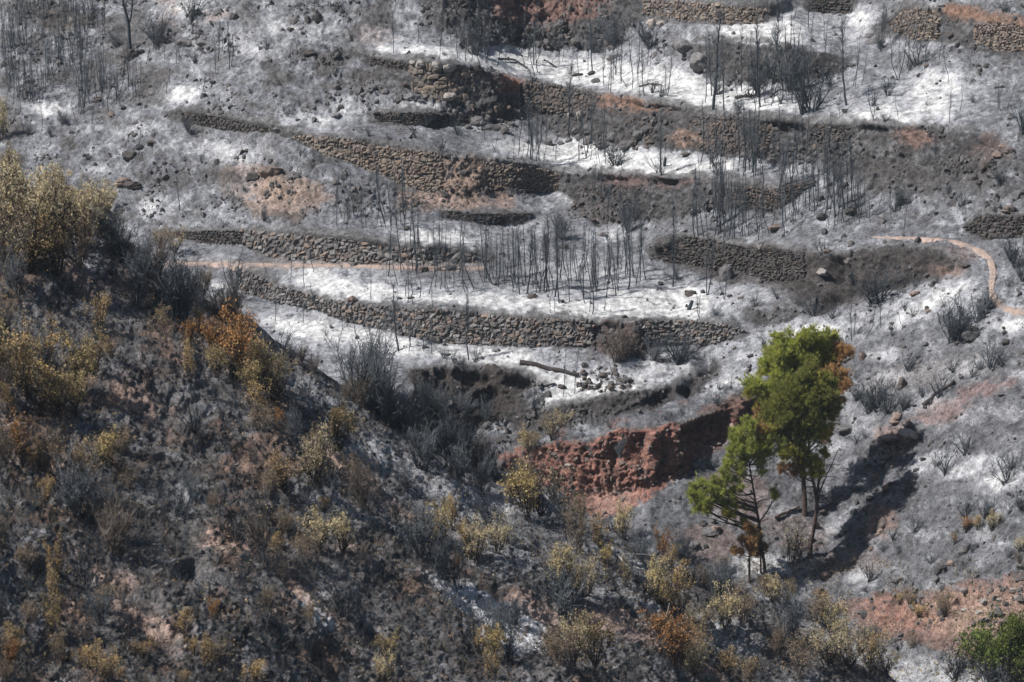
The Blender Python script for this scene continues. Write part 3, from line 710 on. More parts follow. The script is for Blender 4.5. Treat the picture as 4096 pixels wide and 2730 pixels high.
# ------------------------------------------------------------------ footpath
def ribbon(name, line, hw, step=12, mat=None):
    pts = []
    for (x0, y0), (x1_, y1_) in zip(line[:-1], line[1:]):
        n = max(1, int(math.hypot(x1_ - x0, y1_ - y0) / step))
        for k in range(n):
            pts.append((x0 + (x1_ - x0) * k / n, y0 + (y1_ - y0) * k / n))
    pts.append(line[-1])
    pts = np.array(pts)
    for _ in range(3):
        pts[1:-1] = (pts[:-2] + pts[2:] + 2 * pts[1:-1]) / 4
    c = smooth3(posA(pts[:, 0], pts[:, 1])[None], 3, 0)[0]
    d = np.gradient(smooth3(c[None], 4, 0)[0], axis=0); d[:, 2] = 0; d /= np.linalg.norm(d, axis=1)[:, None]
    side = np.stack([d[:, 1], -d[:, 0], d[:, 0] * 0], 1)
    rowsV = []
    wob = np.minimum(1, np.minimum(np.arange(len(c)), np.arange(len(c))[::-1]) / 14 + .05) * (1 + .2 * np.sin(np.arange(len(c)) * .7) + RNG.normal(size=len(c)) * .16)
    nn = posA(pts[:, 0], pts[:, 1], NA)
    for f in (-1.2, -.8, -.4, 0, .4, .8, 1.2):
        p_ = c + side * (hw * f * wob)[:, None]
        # slope of the ground across the path
        dz = -(nn[:, 0] * side[:, 0] + nn[:, 1] * side[:, 1]) / np.maximum(nn[:, 2], .5) * hw * f * wob * .6
        p_[:, 2] += dz + (.08 if abs(f) < 1.1 else -.12)
        p_[:, 2] += RNG.normal(size=len(c)) * .012
        rowsV.append(p_)
    return mesh_np(name, np.concatenate(rowsV), grid_faces(7, len(c)), mat=mat)
mpth, ntp, bsp = new_mat('trodden_pink_dirt')
pp = ntp.nodes.new('ShaderNodeNewGeometry').outputs['Position']
cc = mixc(ntp, 'MULTIPLY', 1.0, ramp(ntp, noise(ntp, pp, 1.6, 4), [(.40, (.21, .18, .17)), (.47, (.29, .22, .185)), (.65, (.37, .28, .24))]), ramp(ntp, noise(ntp, pp, 14, 4), [(.35, .65), (.6, 1.1)]))
ntp.links.new(cc, bsp.inputs['Base Color']); bump(ntp, bsp, noise(ntp, pp, 20, 4), .6, .04)
tag(link('footpath', ribbon('footpath', pth, .25, mat=mpth)), kind='structure')
tag(link('footpath', ribbon('footpath', pth2, .19, mat=mpth)), kind='structure')

# ------------------------------------------------------------------ stones and rocks
def hull_mesh(name, rng, n=15, mat=None, sq=.65):
    P = rng.normal(size=(n, 3)); P /= np.linalg.norm(P, axis=1)[:, None]
    P = np.sign(P) * np.abs(P) ** sq
    P /= np.abs(P).max(0)
    P *= .5
    bm = bmesh.new()
    for p_ in P: bm.verts.new(p_)
    r_ = bmesh.ops.convex_hull(bm, input=bm.verts)
    for g in set(r_['geom_interior']) | set(r_['geom_unused']):
        if isinstance(g, bmesh.types.BMVert) and g.is_valid: bm.verts.remove(g)
    me_ = bpy.data.meshes.new(name); bm.to_mesh(me_); bm.free()
    for p_ in me_.polygons: p_.use_smooth = False
    if mat: me_.materials.append(mat)
    return me_
def mesh_arrays(me_):
    V = np.array([v.co[:] for v in me_.vertices]); me_.calc_loop_triangles()
    F = np.array([t.vertices[:] for t in me_.loop_triangles])
    return V, F
srng = np.random.default_rng(5)
STONES = {k: [hull_mesh('stone', srng, 16, m_) for _ in range(8)] for k, m_ in M_ST.items()}
SARR = {k: [mesh_arrays(x) for x in v] for k, v in STONES.items()}

def build_wall(b):
    top, bot, (w, h), kind = b['top'], b['bot'], b['stones'], b['kind']
    w, h = w * .72, h * .72
    lo, hi = max(top[0][0], bot[0][0]) , min(top[-1][0], bot[-1][0])
    lo, hi = min(top[0][0], bot[0][0]), max(top[-1][0], bot[-1][0])
    st = []
    vv = min(p_[1] for p_ in top)
    vmax = max(p_[1] for p_ in bot)
    # courses follow the wall: fraction f from top to foot
    hmax = max(float(pl(bot, x_) - pl(top, x_)) for x_ in np.linspace(lo, hi, 30))
    pitch = h * .86
    for r_ in range(int(hmax / pitch) + 2):
        u_ = lo + random.uniform(-w * .5, w * .5)
        while u_ < hi:
            ww = w * random.choice((.45, .6, .75, .9, 1, 1.2, 1.5, 1.9)) * random.uniform(.9, 1.1)
            uc = u_ + ww / 2
            u_ += ww * .9
            tp, bt_ = float(pl(top, uc)), float(pl(bot, uc))
            v_ = tp + (r_ + .35 + random.uniform(-.16, .16)) * pitch + 3 * math.sin(uc * .013 + r_)
            if v_ > bt_ + h * .25: continue
            hh = h * random.choice((.8, 1, 1, 1.2, 1.45)) * random.uniform(.9, 1.1)
            st.append((uc, v_, ww, hh))
    P = posA([s_[0] for s_ in st], [s_[1] for s_ in st], PA0)
    Pl = posA([s_[0] - 14 for s_ in st], [s_[1] for s_ in st], PA0); Pr = posA([s_[0] + 14 for s_ in st], [s_[1] for s_ in st], PA0)
    N = posA([s_[0] for s_ in st], [s_[1] for s_ in st], NA)
    root = bpy.data.objects.new(b['name'], None); COL.objects.link(root)
    c = P.mean(0); c[2] = P[:, 2].min()
    root.location = c
    tag(root, b['label'], 'stone wall')
    order = sorted(range(len(st)), key=lambda i: -st[i][2] * st[i][3])
    acc = Acc()
    for rank, i in enumerate(order):
        uc, v_, ww, hh = st[i]
        sc_ = scale_at(P[i])
        n = Vector(N[i]); n.z = min(n.z, .45); n.normalize()
        tx = Vector(Pr[i] - Pl[i]); tx = (tx - n * tx.dot(n)).normalized()
        ty = n.cross(tx)
        roll = random.uniform(-.18, .18)
        ax = tx * math.cos(roll) + ty * math.sin(roll); ay = n.cross(ax)
        Wd, Hd = ww / sc_ * 1.16, hh / sc_ * 1.2
        Dd = random.uniform(.28, .42)
        ctr = Vector(P[i]) + n * (random.uniform(-.05, .06) - Dd * .12)
        k_ = random.randrange(8)
        M = Matrix.Translation(ctr) @ Matrix((ax * Wd, ay * Hd, n * Dd)).transposed().to_4x4()
        if rank < 300:
            o = bpy.data.objects.new('stone', STONES[kind][k_]); COL.objects.link(o)
            o.parent = root
            o.matrix_parent_inverse = Matrix.Translation(-Vector(c))
            o.matrix_basis = M
        else:
            V, F = SARR[kind][k_]
            V4 = np.c_[V, np.ones(len(V))] @ np.array(M).T
            acc.add(V4[:, :3] - c, F)
    if acc.n:
        o = link('small_stones', acc.mesh('small_stones', M_ST[kind]), root)
        tag(o, kind='stuff')
for b in BANDS:
    if b['stones']: build_wall(b)

# boulders: deformed spheres with facets
def boulder_mesh(rng, mat, flat=1.0):
    bm = bmesh.new(); bmesh.ops.create_icosphere(bm, subdivisions=3, radius=.5)
    V = np.array([v.co[:] for v in bm.verts])
    off = rng.uniform(0, 50, 3)
    for _ in range(9):          # chop planes
        n_ = rng.normal(size=3); n_ /= np.linalg.norm(n_)
        d_ = rng.uniform(.28, .42)
        e = V @ n_ - d_
        V = V - np.maximum(e, 0)[:, None] * n_ * .92
    V += V * (perlin(V * 4 + off) * .22 + perlin(V * 9 + off) * .1)[:, None]
    for v, c_ in zip(bm.verts, V): v.co = c_
    me_ = bpy.data.meshes.new('boulder'); bm.to_mesh(me_); bm.free()
    me_.materials.append(mat)
    return me_
brng = np.random.default_rng(9)
BOUL = {k: [boulder_mesh(brng, m_) for _ in range(5)] for k, m_ in (('g', M_ROCK), ('p', M_PALE), ('s', M_SLAB), ('d', M_ST['dark']))}

WHERE = [  # place names, first hit wins
    ([(-100, -100), (560, -100), (620, 300), (480, 540), (-100, 560)], 'in the upper left stand'),
    ([(560, -100), (1800, -100), (1450, 200), (1500, 300), (1200, 470), (620, 500)], 'on the upper left rocks'),
    ([(1800, -100), (2700, -100), (2700, 330), (2400, 380), (1900, 285), (1450, 200)], 'on the top terrace, left half'),
    ([(2700, -100), (3420, -100), (3420, 500), (2950, 465), (2400, 380), (2700, 300)], 'on the top terrace, right half'),
    ([(3420, -100), (4200, -100), (4200, 560), (3420, 500)], 'on the upper right slope'),
    ([(1200, 470), (1500, 300), (2000, 420), (2350, 620), (2350, 700), (1900, 650), (1160, 540)], 'above the long tan wall'),
    ([(2350, 380), (2950, 465), (3300, 510), (3300, 750), (2900, 735), (2300, 700)], 'on the middle terrace, right half'),
    ([(3300, 500), (4200, 560), (4200, 950), (3500, 950), (3250, 760)], 'on the right grey bank'),
    ([(420, 500), (1200, 540), (1750, 780), (1980, 1040), (420, 1060)], 'above the left footpath'),
    ([(1750, 700), (2900, 735), (2620, 1000), (1980, 1040), (1750, 800)], 'below the middle terrace'),
    ([(2600, 735), (3500, 735), (3600, 980), (2600, 1000)], 'above the dark curved wall'),
    ([(900, 1040), (2620, 1000), (3300, 1100), (3000, 1330), (1000, 1240)], 'above the long lower wall'),
    ([(900, 1240), (3000, 1280), (3200, 1450), (2800, 1600), (1900, 1850), (900, 1500)], 'below the long lower wall'),
    ([(3000, 950), (4300, 950), (4300, 1500), (3000, 1500)], 'by the right footpath bend'),
    ([(2400, 1450), (4300, 1450), (4300, 2200), (2400, 2100)], 'on the slope around the pines'),
    ([(2800, 2100), (4300, 2100), (4300, 2900), (3100, 2900)], 'on the lower right red slope')]
NEARW = [(lambda u, v: u < 700 and v < 1250, 'atop the near slope'), (lambda u, v: u < 700 and v < 2000, 'at the left edge'),
         (lambda u, v: u < 1400 and v < 1700, 'along the near ridge'), (lambda u, v: u < 900, 'in the bottom left corner'),
         (lambda u, v: u < 1700 and v > 2250, 'left of the ash streak'), (lambda u, v: u < 2000, 'amid the near slope'),
         (lambda u, v: v > 2450 and u < 2700, 'right of the ash streak'), (lambda u, v: u < 2750, 'below the red cliff'), (lambda u, v: True, 'at the near slope right end')]
def where(u, v):
    if near(u, v):
        for f_, s_ in NEARW:
            if f_(u, v): return s_
    for pts, s_ in WHERE:
        if pip(np.array([float(u)]), np.array([float(v)]), pts)[0]: return s_
    return 'on the far hillside'
ORD = ['leftmost', 'second', 'third', 'fourth', 'fifth', 'sixth', 'seventh', 'eighth', 'ninth', 'tenth', 'eleventh', 'twelfth', 'thirteenth', 'fourteenth', 'fifteenth', 'sixteenth', 'seventeenth', 'eighteenth', 'nineteenth', 'twentieth']
def ordinal(i):
    if i == 0: return 'leftmost'
    if i < 20: return ORD[i] + ' from the left'
    n = i + 1
    s_ = 'th' if 10 < n % 100 < 14 else {1: 'st', 2: 'nd', 3: 'rd'}.get(n % 10, 'th')
    return '%d%s from the left' % (n, s_)
PEND = []      # (object, u, v, description, category, group)
def later(o, u, v, desc, cat, group): PEND.append((o, u, v, desc, cat, group))
def flush():
    g = {}
    for it in PEND: g.setdefault((it[3], where(it[1], it[2])), []).append(it)
    for (desc, w_), its in g.items():
        its.sort(key=lambda x: x[1])
        for i, (o, u, v, d_, cat, grp) in enumerate(its):
            lab = '%s %s' % (desc, w_) if len(its) == 1 else '%s, %s %s' % (desc, ordinal(i), w_)
            tag(o, lab, cat, grp)

def boulder(u, v, rx_, ry_, kind='g', label=None, desc=None, tilt=0.0, rot=None):
    p_ = pos(u, v); s_ = scale_at(p_)
    o = link('boulder', random.choice(BOUL[kind]))
    w_, h_ = 2 * rx_ / s_, 2 * ry_ / s_
    o.location = p_ + Vector((0, 0, h_ * .18))
    o.scale = (w_ * 1.1, w_ * random.uniform(.7, 1.1), h_ * 1.25)
    o.rotation_euler = (random.uniform(-.2, .2), tilt, random.uniform(-.6, .6) if rot is None else rot)
    dsc = desc or {'g': 'grey brown burnt boulder', 'p': 'pale tan boulder', 's': 'reddish brown rock', 'd': 'black boulder'}[kind]  # some black boulders stand in for the darkness of shaded hollows
    if label: tag(o, label, 'boulder', 'boulders on the burnt hillside')
    else:
        big_ = 'large ' if rx_ > 26 else ('small ' if rx_ < 14 else '')
        later(o, u, v, big_ + dsc, 'boulder', 'boulders on the burnt hillside')
    return o
def Z(ox, oy, f, L):
    return [(ox + a[0] * f, oy + a[1] * f) + tuple(x * f if isinstance(x, (int, float)) else x for x in a[2:]) for a in L]
F1 = .595
for a in Z(1350, 0, F1, [(1505, 190, 30, 26), (1505, 272, 34, 26), (1510, 315, 42, 26), (1400, 312, 30, 24), (1300, 180, 20, 18), (1600, 310, 34, 22), (1440, 250, 26, 18), (1550, 270, 26, 20), (1340, 315, 30, 22),
                         (1230, 300, 26, 18), (225, 580, 34, 26), (150, 622, 34, 26), (240, 622, 46, 30), (320, 638, 30, 18), (180, 650, 30, 14), (420, 672, 30, 26), (500, 672, 52, 28), (550, 686, 30, 16),
                         (1040, 885, 60, 26), (1110, 898, 42, 22), (930, 845, 50, 26), (1200, 760, 30, 20), (1420, 972, 36, 30), (1500, 915, 30, 14), (1700, 890, 46, 32), (1700, 990, 40, 28), (1800, 1000, 56, 36),
                         (1860, 940, 40, 24), (1950, 1010, 46, 30), (1990, 985, 30, 26), (2100, 890, 40, 22), (1740, 548, 36, 16), (1280, 955, 18, 10), (1560, 970, 30, 18), (1500, 980, 26, 16), (2160, 940, 30, 22),
                         (1000, 800, 36, 26), (960, 860, 40, 22), (880, 870, 26, 18), (1090, 820, 30, 22), (1170, 850, 36, 18), (2050, 930, 40, 26), (1620, 900, 28, 22), (1640, 940, 28, 18), (1870, 300, 40, 22), (1850, 340, 36, 20), (1890, 390, 30, 16), (1850, 410, 36, 22)]):
    boulder(*a)
for a in Z(1350, 0, F1, [(2140, 195, 56, 46, 'p'), (2190, 180, 40, 26, 'p'), (1632, 790, 36, 30, 'p'), (1575, 790, 26, 20, 'p'), (2290, 330, 34, 24, 'd'), (2335, 340, 40, 40, 'g'), (930, 482, 40, 22, 'd'), (1618, 498, 42, 16, 'd'),  # one black boulder here stands in for a dark hole
                         (1710, 500, 28, 16, 'd'), (560, 440, 40, 24, 'p'), (660, 455, 46, 28, 'p'), (740, 470, 46, 26, 'p'), (510, 430, 26, 18, 'p'), (460, 590, 26, 18, 'd'), (270, 770, 30, 14, 'd'), (750, 660, 50, 30, 'p')]):
    boulder(*a)
for a in Z(2696, 0, F1, [(930, 275, 20, 14, 'd'), (460, 255, 15, 11, 'd'), (1650, 525, 20, 14, 'd'), (1768, 576, 14, 9, 'd'), (1793, 560, 12, 8, 'd'), (1860, 250, 24, 20, 'd'), (1160, 765, 36, 9, 'd'), (1195, 1450, 40, 24, 'd'),
                         (1005, 1490, 38, 28, 'd'), (1665, 1288, 30, 22, 'g'), (2250, 1430, 50, 30, 's'), (990, 1350, 28, 22, 'd'), (490, 520, 40, 18, 'd'), (40, 330, 40, 30, 'g'), (100, 350, 80, 44, 'g'), (180, 440, 90, 60, 'g'),
                         (230, 400, 40, 40, 'g'), (1310, 250, 40, 20, 'g'), (1340, 300, 60, 20, 'g'), (1700, 455, 26, 14, 's'), (90, 1045, 40, 10, 'd'), (2030, 1215, 26, 20, 'd'), (2060, 1240, 20, 18, 'd'), (1870, 1075, 12, 10, 'd'),
                         (1270, 1330, 16, 10, 'g'), (1160, 1270, 26, 22, 'd'), (1050, 1250, 20, 16, 'd'), (920, 1090, 26, 18, 'g'), (860, 1020, 30, 26, 'g'), (820, 990, 26, 24, 'g'), (2130, 1110, 40, 30, 'd'), (2180, 1060, 40, 24, 's'), (2080, 1140, 30, 30, 'd'),
                         (2200, 960, 40, 20, 's'), (2240, 1010, 40, 26, 's'), (1880, 1370, 26, 14, 'd'), (1760, 1420, 20, 12, 'd')]):
    boulder(*a)
for a in Z(0, 0, F1, [(875, 395, 56, 44, 'd'), (940, 362, 40, 18, 'd'), (1255, 312, 64, 34, 'g'), (1370, 305, 50, 22, 'g'), (1580, 130, 32, 28, 'd'), (1475, 112, 34, 26, 'g'), (1965, 155, 48, 20, 'g'), (1960, 225, 26, 14, 's'), (2140, 160, 46, 30, 'd'),
                      (1465, 515, 20, 12, 'd'), (480, 900, 20, 14, 'd'), (655, 650, 44, 14, 'd'), (1700, 1190, 60, 36, 'd'), (1840, 1192, 90, 40, 's'), (880, 1062, 50, 32, 'd'), (1030, 985, 46, 18, 'd'), (940, 1010, 34, 24, 'd'), (1870, 878, 30, 16, 'g'),
                      (1660, 1020, 20, 12, 'd'), (2260, 795, 34, 16, 'g'), (2090, 380, 50, 14, 'd'), (750, 780, 26, 18, 's'), (830, 735, 20, 12, 'd'), (1110, 1110, 20, 12, 'd'), (830, 1260, 60, 30, 's'), (900, 1275, 60, 26, 'd'), (2290, 740, 26, 22, 'd'), (2010, 835, 16, 8, 'd')]):
    boulder(*a)
for a in Z(1350, 900, F1, [(790, 262, 32, 18, 'g'), (768, 300, 40, 20, 'g'), (465, 45, 26, 20, 'd'), (590, 315, 24, 20, 'd'), (1780, 65, 26, 20, 'p'), (1530, 160, 26, 20, 'd'), (1310, 505, 50, 14, 'd'), (1510, 528, 20, 10, 'd'), (1062, 866, 32, 11, 'g'),
                           (2170, 408, 22, 12, 'd'), (1950, 1040, 46, 24, 'g'), (1785, 1010, 32, 16, 'd'), (1710, 985, 18, 9, 'g'), (1660, 1000, 26, 12, 'd'), (1510, 1095, 26, 14, 'd'), (1640, 1075, 26, 14, 'g'), (1890, 1050, 24, 11, 'g'), (1865, 975, 20, 12, 'g'),
                           (2345, 540, 12, 12, 'd'), (420, 495, 20, 9, 'd'), (495, 490, 28, 8, 'd'), (100, 510, 34, 22, 's'), (10, 520, 18, 12, 's'), (1100, 215, 24, 12, 'd'), (1060, 412, 18, 10, 'd'), (1820, 396, 18, 9, 'd'), (590, 845, 30, 10, 'd'), (730, 885, 36, 8, 'd'), (1700, 900, 26, 18, 'g'), (1660, 940, 26, 18, 'd'), (1110, 1390, 16, 12, 's'), (1930, 620, 20, 12, 'd')]):
    boulder(*a)
for a in Z(2696, 900, F1, [(110, 460, 40, 16, 'd'), (380, 490, 20, 12, 'd'), (460, 508, 40, 16, 'p'), (345, 380, 56, 70, 'g'), (575, 402, 26, 16, 'g'), (1640, 490, 40, 18, 's'), (1035, 190, 30, 14, 's'), (1970, 290, 34, 10, 'd'), (520, 895, 26, 12, 'd'),
                           (1645, 900, 18, 14, 'd'), (1995, 745, 60, 54, 'g'), (1160, 1380, 70, 24, 'g'), (1600, 1420, 90, 30, 'p'), (1450, 1430, 60, 20, 'p'), (1500, 1330, 46, 40, 's'), (1575, 1360, 40, 30, 's'), (1000, 330, 50, 26, 'p'), (1330, 600, 12, 9, 'd'), (1230, 630, 12, 12, 'd'),
                           (700, 45, 60, 16, 's'), (1385, 905, 16, 8, 'd'), (400, 830, 22, 14, 'p'), (2230, 790, 36, 24, 'd'), (330, 1210, 14, 7, 'p'), (1270, 900, 24, 36, 's'), (1530, 1100, 30, 50, 's'), (1720, 600, 20, 12, 's'), (1240, 560, 16, 9, 'd'), (2210, 690, 14, 10, 'd')]):
    boulder(*a)
for a in Z(2696, 1800, F1, [(240, 585, 60, 22, 'g'), (285, 575, 36, 36, 's'), (140, 650, 46, 20, 'g'), (190, 525, 30, 18, 'd'), (30, 345, 22, 10, 'd'), (1360, 185, 50, 22, 's'), (1470, 240, 30, 14, 'd'), (1440, 262, 34, 14, 's'), (1430, 295, 26, 16, 'd'), (1320, 335, 46, 18, 'd'), (1465, 110, 18, 10, 's'),
                            (1400, 520, 40, 40, 's'), (1385, 570, 26, 26, 's'), (1333, 682, 22, 14, 's'), (1030, 840, 50, 26, 's'), (975, 965, 40, 30, 'd'), (1965, 960, 44, 20, 'p'), (2280, 945, 30, 18, 'p'), (2225, 1160, 50, 20, 's'), (1830, 800, 30, 14, 'd'), (1870, 770, 30, 16, 's'), (2330, 1010, 30, 14, 'p'),
                            (2100, 1030, 30, 14, 'p'), (2060, 1100, 30, 14, 'p'), (2190, 1010, 24, 12, 'p'), (1950, 1080, 26, 14, 'p'), (1660, 290, 12, 9, 'd'), (1710, 262, 14, 8, 'd'), (2130, 970, 26, 26, 's'), (1440, 400, 20, 10, 's'), (600, 60, 26, 14, 'p'), (1000, 430, 30, 16, 'd')]):
    boulder(*a)
for a in Z(0, 1800, F1, [(1250, 800, 60, 50, 'd'), (690, 820, 26, 34, 'p'), (320, 560, 50, 30, 'g'), (320, 930, 26, 12, 'p'), (1180, 1000, 30, 24, 'd'), (560, 560, 16, 26, 'p'), (1000, 350, 26, 20, 'p'), (1580, 1290, 50, 34, 'd'), (1600, 1000, 30, 16, 's'), (430, 720, 36, 26, 's'), (1530, 715, 30, 8, 'p'), (1470, 720, 24, 8, 'p'), (1000, 1200, 30, 10, 'p'), (1300, 905, 16, 10, 'p')]):  # black boulders here add painted darkness to shaded hollows
    boulder(*a)
for a in Z(1350, 1800, F1, [(380, 440, 26, 26, 'd'), (380, 480, 40, 20, 'd'), (440, 500, 30, 26, 'd'), (600, 585, 34, 26, 'd'), (700, 670, 30, 12, 'g'), (1220, 1075, 30, 14, 'p'), (540, 670, 26, 14, 'd'), (540, 760, 26, 16, 'd'), (220, 1250, 40, 60, 'd'), (590, 90, 22, 14, 's'), (380, 165, 18, 16, 'p'), (1290, 1130, 22, 16, 'p'), (1580, 100, 30, 9, 'p'), (1880, 1200, 36, 40, 'd'), (1780, 1050, 30, 24, 'd'), (1820, 1530, 40, 12, 'p'), (1040, 1030, 26, 14, 'd'), (2110, 1210, 26, 10, 'p')]):
    boulder(*a)

# rubble: joined loose stones
def rubble(name, n, dens, kinds, smin, smax, seed, nearside=False, mat=None):
    rng = np.random.default_rng(seed); acc = Acc()
    src = [mesh_arrays(x) for x in (STONES['grey'] + STONES['brown'])[:8]]
    U_, V_, Sz = [], [], []
    while len(U_) < n:
        u = rng.uniform(-60, 4160, 4000); v = rng.uniform(-60, 2800, 4000)
        d = dens(u, v); k = rng.random(4000) < d
        if nearside: k &= (v > np.interp(u, ub, bdv) + 4) & (u < 3580)
        else: k &= (v < np.interp(u, ub, bdv) + 20) | (u > 3580)
        U_ += list(u[k]); V_ += list(v[k])
    U_ = np.array(U_[:n]); V_ = np.array(V_[:n])
    P = posB(U_, V_) if nearside else posA(U_, V_)
    sz = smin + (smax - smin) * rng.random(n) ** 6
    for i in range(n):
        V, F = src[i % 8]
        e = Euler(rng.uniform(0, 6.28, 3)).to_matrix()
        M = np.array(e) * sz[i] * rng.uniform(.7, 1.2)
        W = (V * np.array([1, .8, .65])) @ M.T
        acc.add(W + P[i] + np.array([0, 0, sz[i] * .08]), F)
    o = link(name, acc.mesh(name, mat)); tag(o, kind='stuff')
Sg = blur(S, 2, 2); 
def fieldA(G, u, v): return samp(G[..., None], (u - ua[0]) / DU, (v - va[0]) / DV)[..., 0]
ASHs = ASH
CLF = blur(pip(UA, VA, [(1960, 1830), (2171, 1770), (2600, 1695), (3040, 1540), (3050, 1640), (2800, 1880), (2440, 2090), (2200, 2000), (1980, 1920)]) * 1.0 + pip(UA, VA, oval(1890, 1590, 260, 130)) * 1.0, 2, 2)
rubble('loose_rubble', 12500, lambda u, v: np.clip(1 - fieldA(CLF, u, v), .03, 1) * np.clip(.02 + 1.2 * sstep(0, .5, pn2(u, v, 110, 77) + .6 * pn2(u, v, 40, 78)) * sstep(.12, .42, fieldA(R, u, v)) * (1 - .8 * fieldA(ASHs, u, v)), 0, 1), None, .06, .5, 21, mat=M_RUB)
rubble('scattered_stones', 3500, lambda u, v: np.where((v > 900) & (u > 2000), .9, .25), None, .05, .3, 22, mat=M_ROCK)
rubble('slope_stones', 4500, lambda u, v: .3 + .7 * (pn2(u, v, 110, 60) > .0), None, .03, .24, 23, True, mat=M_ROCK)
rubble('charred_clods', 8000, lambda u, v: .3 + .7 * (pn2(u, v, 90, 61) > .05), None, .03, .26, 24, True, mat=M_ST['dark'])
def hb(u, v, pts): return pip(u, v, pts) * 1.0
rubble('cliff_stones', 900, lambda u, v: pip(u, v, [(1980, 1830), (2171, 1790), (2600, 1720), (3000, 1580), (3050, 1640), (2800, 1880), (2440, 2090), (2200, 2000)]) * 1.0, None, .05, .4, 26, mat=M_SLAB)
rubble('wall_debris', 1100, lambda u, v: np.maximum.reduce([hb(u, v, [(2290, 1480), (2420, 1460), (2560, 1530), (2500, 1570), (2300, 1560)]), hb(u, v, [(1750, 750), (1980, 765), (1850, 830), (1600, 860), (1600, 830)]),
       hb(u, v, [(1850, 420), (2090, 440), (2060, 530), (1900, 540)]), hb(u, v, [(2250, 540), (2560, 480), (2700, 560), (2600, 610), (2300, 610)]), hb(u, v, [(2070, 110), (2420, 120), (2440, 205), (2100, 205)]),
       hb(u, v, [(3060, 600), (3300, 590), (3260, 680), (3080, 660)]), hb(u, v, [(2300, 760), (2560, 740), (2560, 900), (2260, 890)])]), None, .12, .55, 25, mat=M_ST['brown'])

# ------------------------------------------------------------------ burnt trees
def curve(p0, d0, L, n, rng, wob=.12, up=0.0):
    pts = [np.array(p0, float)]; d = np.array(d0, float); d /= np.linalg.norm(d)
    for _ in range(n):
        d = d + rng.normal(size=3) * wob; d[2] += up; d /= np.linalg.norm(d)
        pts.append(pts[-1] + d * L / n)
    return np.array(pts)
def tree_meshes(rng, kind):
    """unit height 1 tree of ~5 m; scaled per instance"""
    H = 5.0
    tr, br = Acc(), Acc()
    lean = rng.normal(size=2) * .05
    n = 9
    z = np.linspace(0, 1, n + 1)
    bow = rng.normal(size=2) * .28
    T = np.stack([lean[0] * z * H + bow[0] * (np.exp(-z * 5) - 1), lean[1] * z * H + bow[1] * (np.exp(-z * 5) - 1), z * H], 1) + np.c_[np.cumsum(rng.normal(size=(n + 1, 2)) * .04, 0), np.zeros(n + 1)]
    T[0] = (0, 0, -.25)
    r0 = {'p': .026, 's': .032, 'b': .042, 'B': .075}[kind]
    rad = r0 * (1 - z) ** .7 + .010
    tr.tube(T, rad, 6)
    nb = {'p': 16, 's': 40, 'b': 85, 'B': 60}[kind]
    for i in range(nb):
        f = rng.uniform(.28 if kind != 'b' else .38, .98)
        p0 = np.array([np.interp(f, z, T[:, k]) for k in range(3)])
        a = rng.uniform(0, 6.283)
        L = {'p': .55, 's': .9, 'b': 1.25, 'B': 1.9}[kind] * (1.12 - f) ** .6 * rng.uniform(.4, 1.1)
        upd = {'p': .6, 's': 1.1, 'b': 2.2, 'B': 1.25}[kind]
        c = curve(p0, (math.cos(a), math.sin(a), upd), L, 4, rng, .14, .06)
        w = {'p': .007, 's': .008, 'b': .008, 'B': .017}[kind]
        br.tube(c, np.linspace(w, .0035, 5), 3)
        for _ in range({'p': 1, 's': 3, 'b': 3, 'B': 6}[kind]):
            j = rng.integers(1, 4); a2 = rng.normal(size=3) * .6
            c2 = curve(c[j], (c[j + 1] - c[j]) / np.linalg.norm(c[j + 1] - c[j]) + a2, L * .45, 2, rng, .2, .05)
            br.tube(c2, (.006, .005, .003), 3)
    return tr.mesh('trunk', M_CHAR, True), br.mesh('branches', M_TWIG)
trng = np.random.default_rng(17)
TREES = {k: [tree_meshes(trng, k) for _ in range(n_)] for k, n_ in (('p', 5), ('s', 7), ('b', 5), ('B', 3))}
NAMES = {'p': ('burnt_sapling', 'bare charred sapling', 'sapling'), 's': ('burnt_sapling', 'twiggy charred sapling', 'sapling'), 'b': ('burnt_tree', 'slender upswept burnt tree', 'burnt tree'), 'B': ('burnt_tree', 'open crowned burnt tree', 'burnt tree')}
def tree(u, v, h, k='s', label=None):
    p_ = pos(u, v); s_ = scale_at(p_)
    Hm = h / s_
    root = bpy.data.objects.new(NAMES[k][0], None); COL.objects.link(root)
    root.location = p_; root.rotation_euler = (0, 0, random.uniform(0, 6.28))
    f = Hm / 5.0
    g = max(f, .55) * random.uniform(.85, 1.25)
    root.scale = (g, g, f / math.cos(PITCH))
    a, b_ = random.choice(TREES[k])
    link('trunk', a, root); link('branches', b_, root)
    hd = 'tall ' if h > 240 else ('short ' if h < 120 else '')
    if label: tag(root, label, NAMES[k][2], 'burnt trees on the terraces')
    else: later(root, u, v, (hd + NAMES[k][1]).replace('tall tall', 'very tall').replace('short tall', 'small'), NAMES[k][2], 'burnt trees on the terraces')
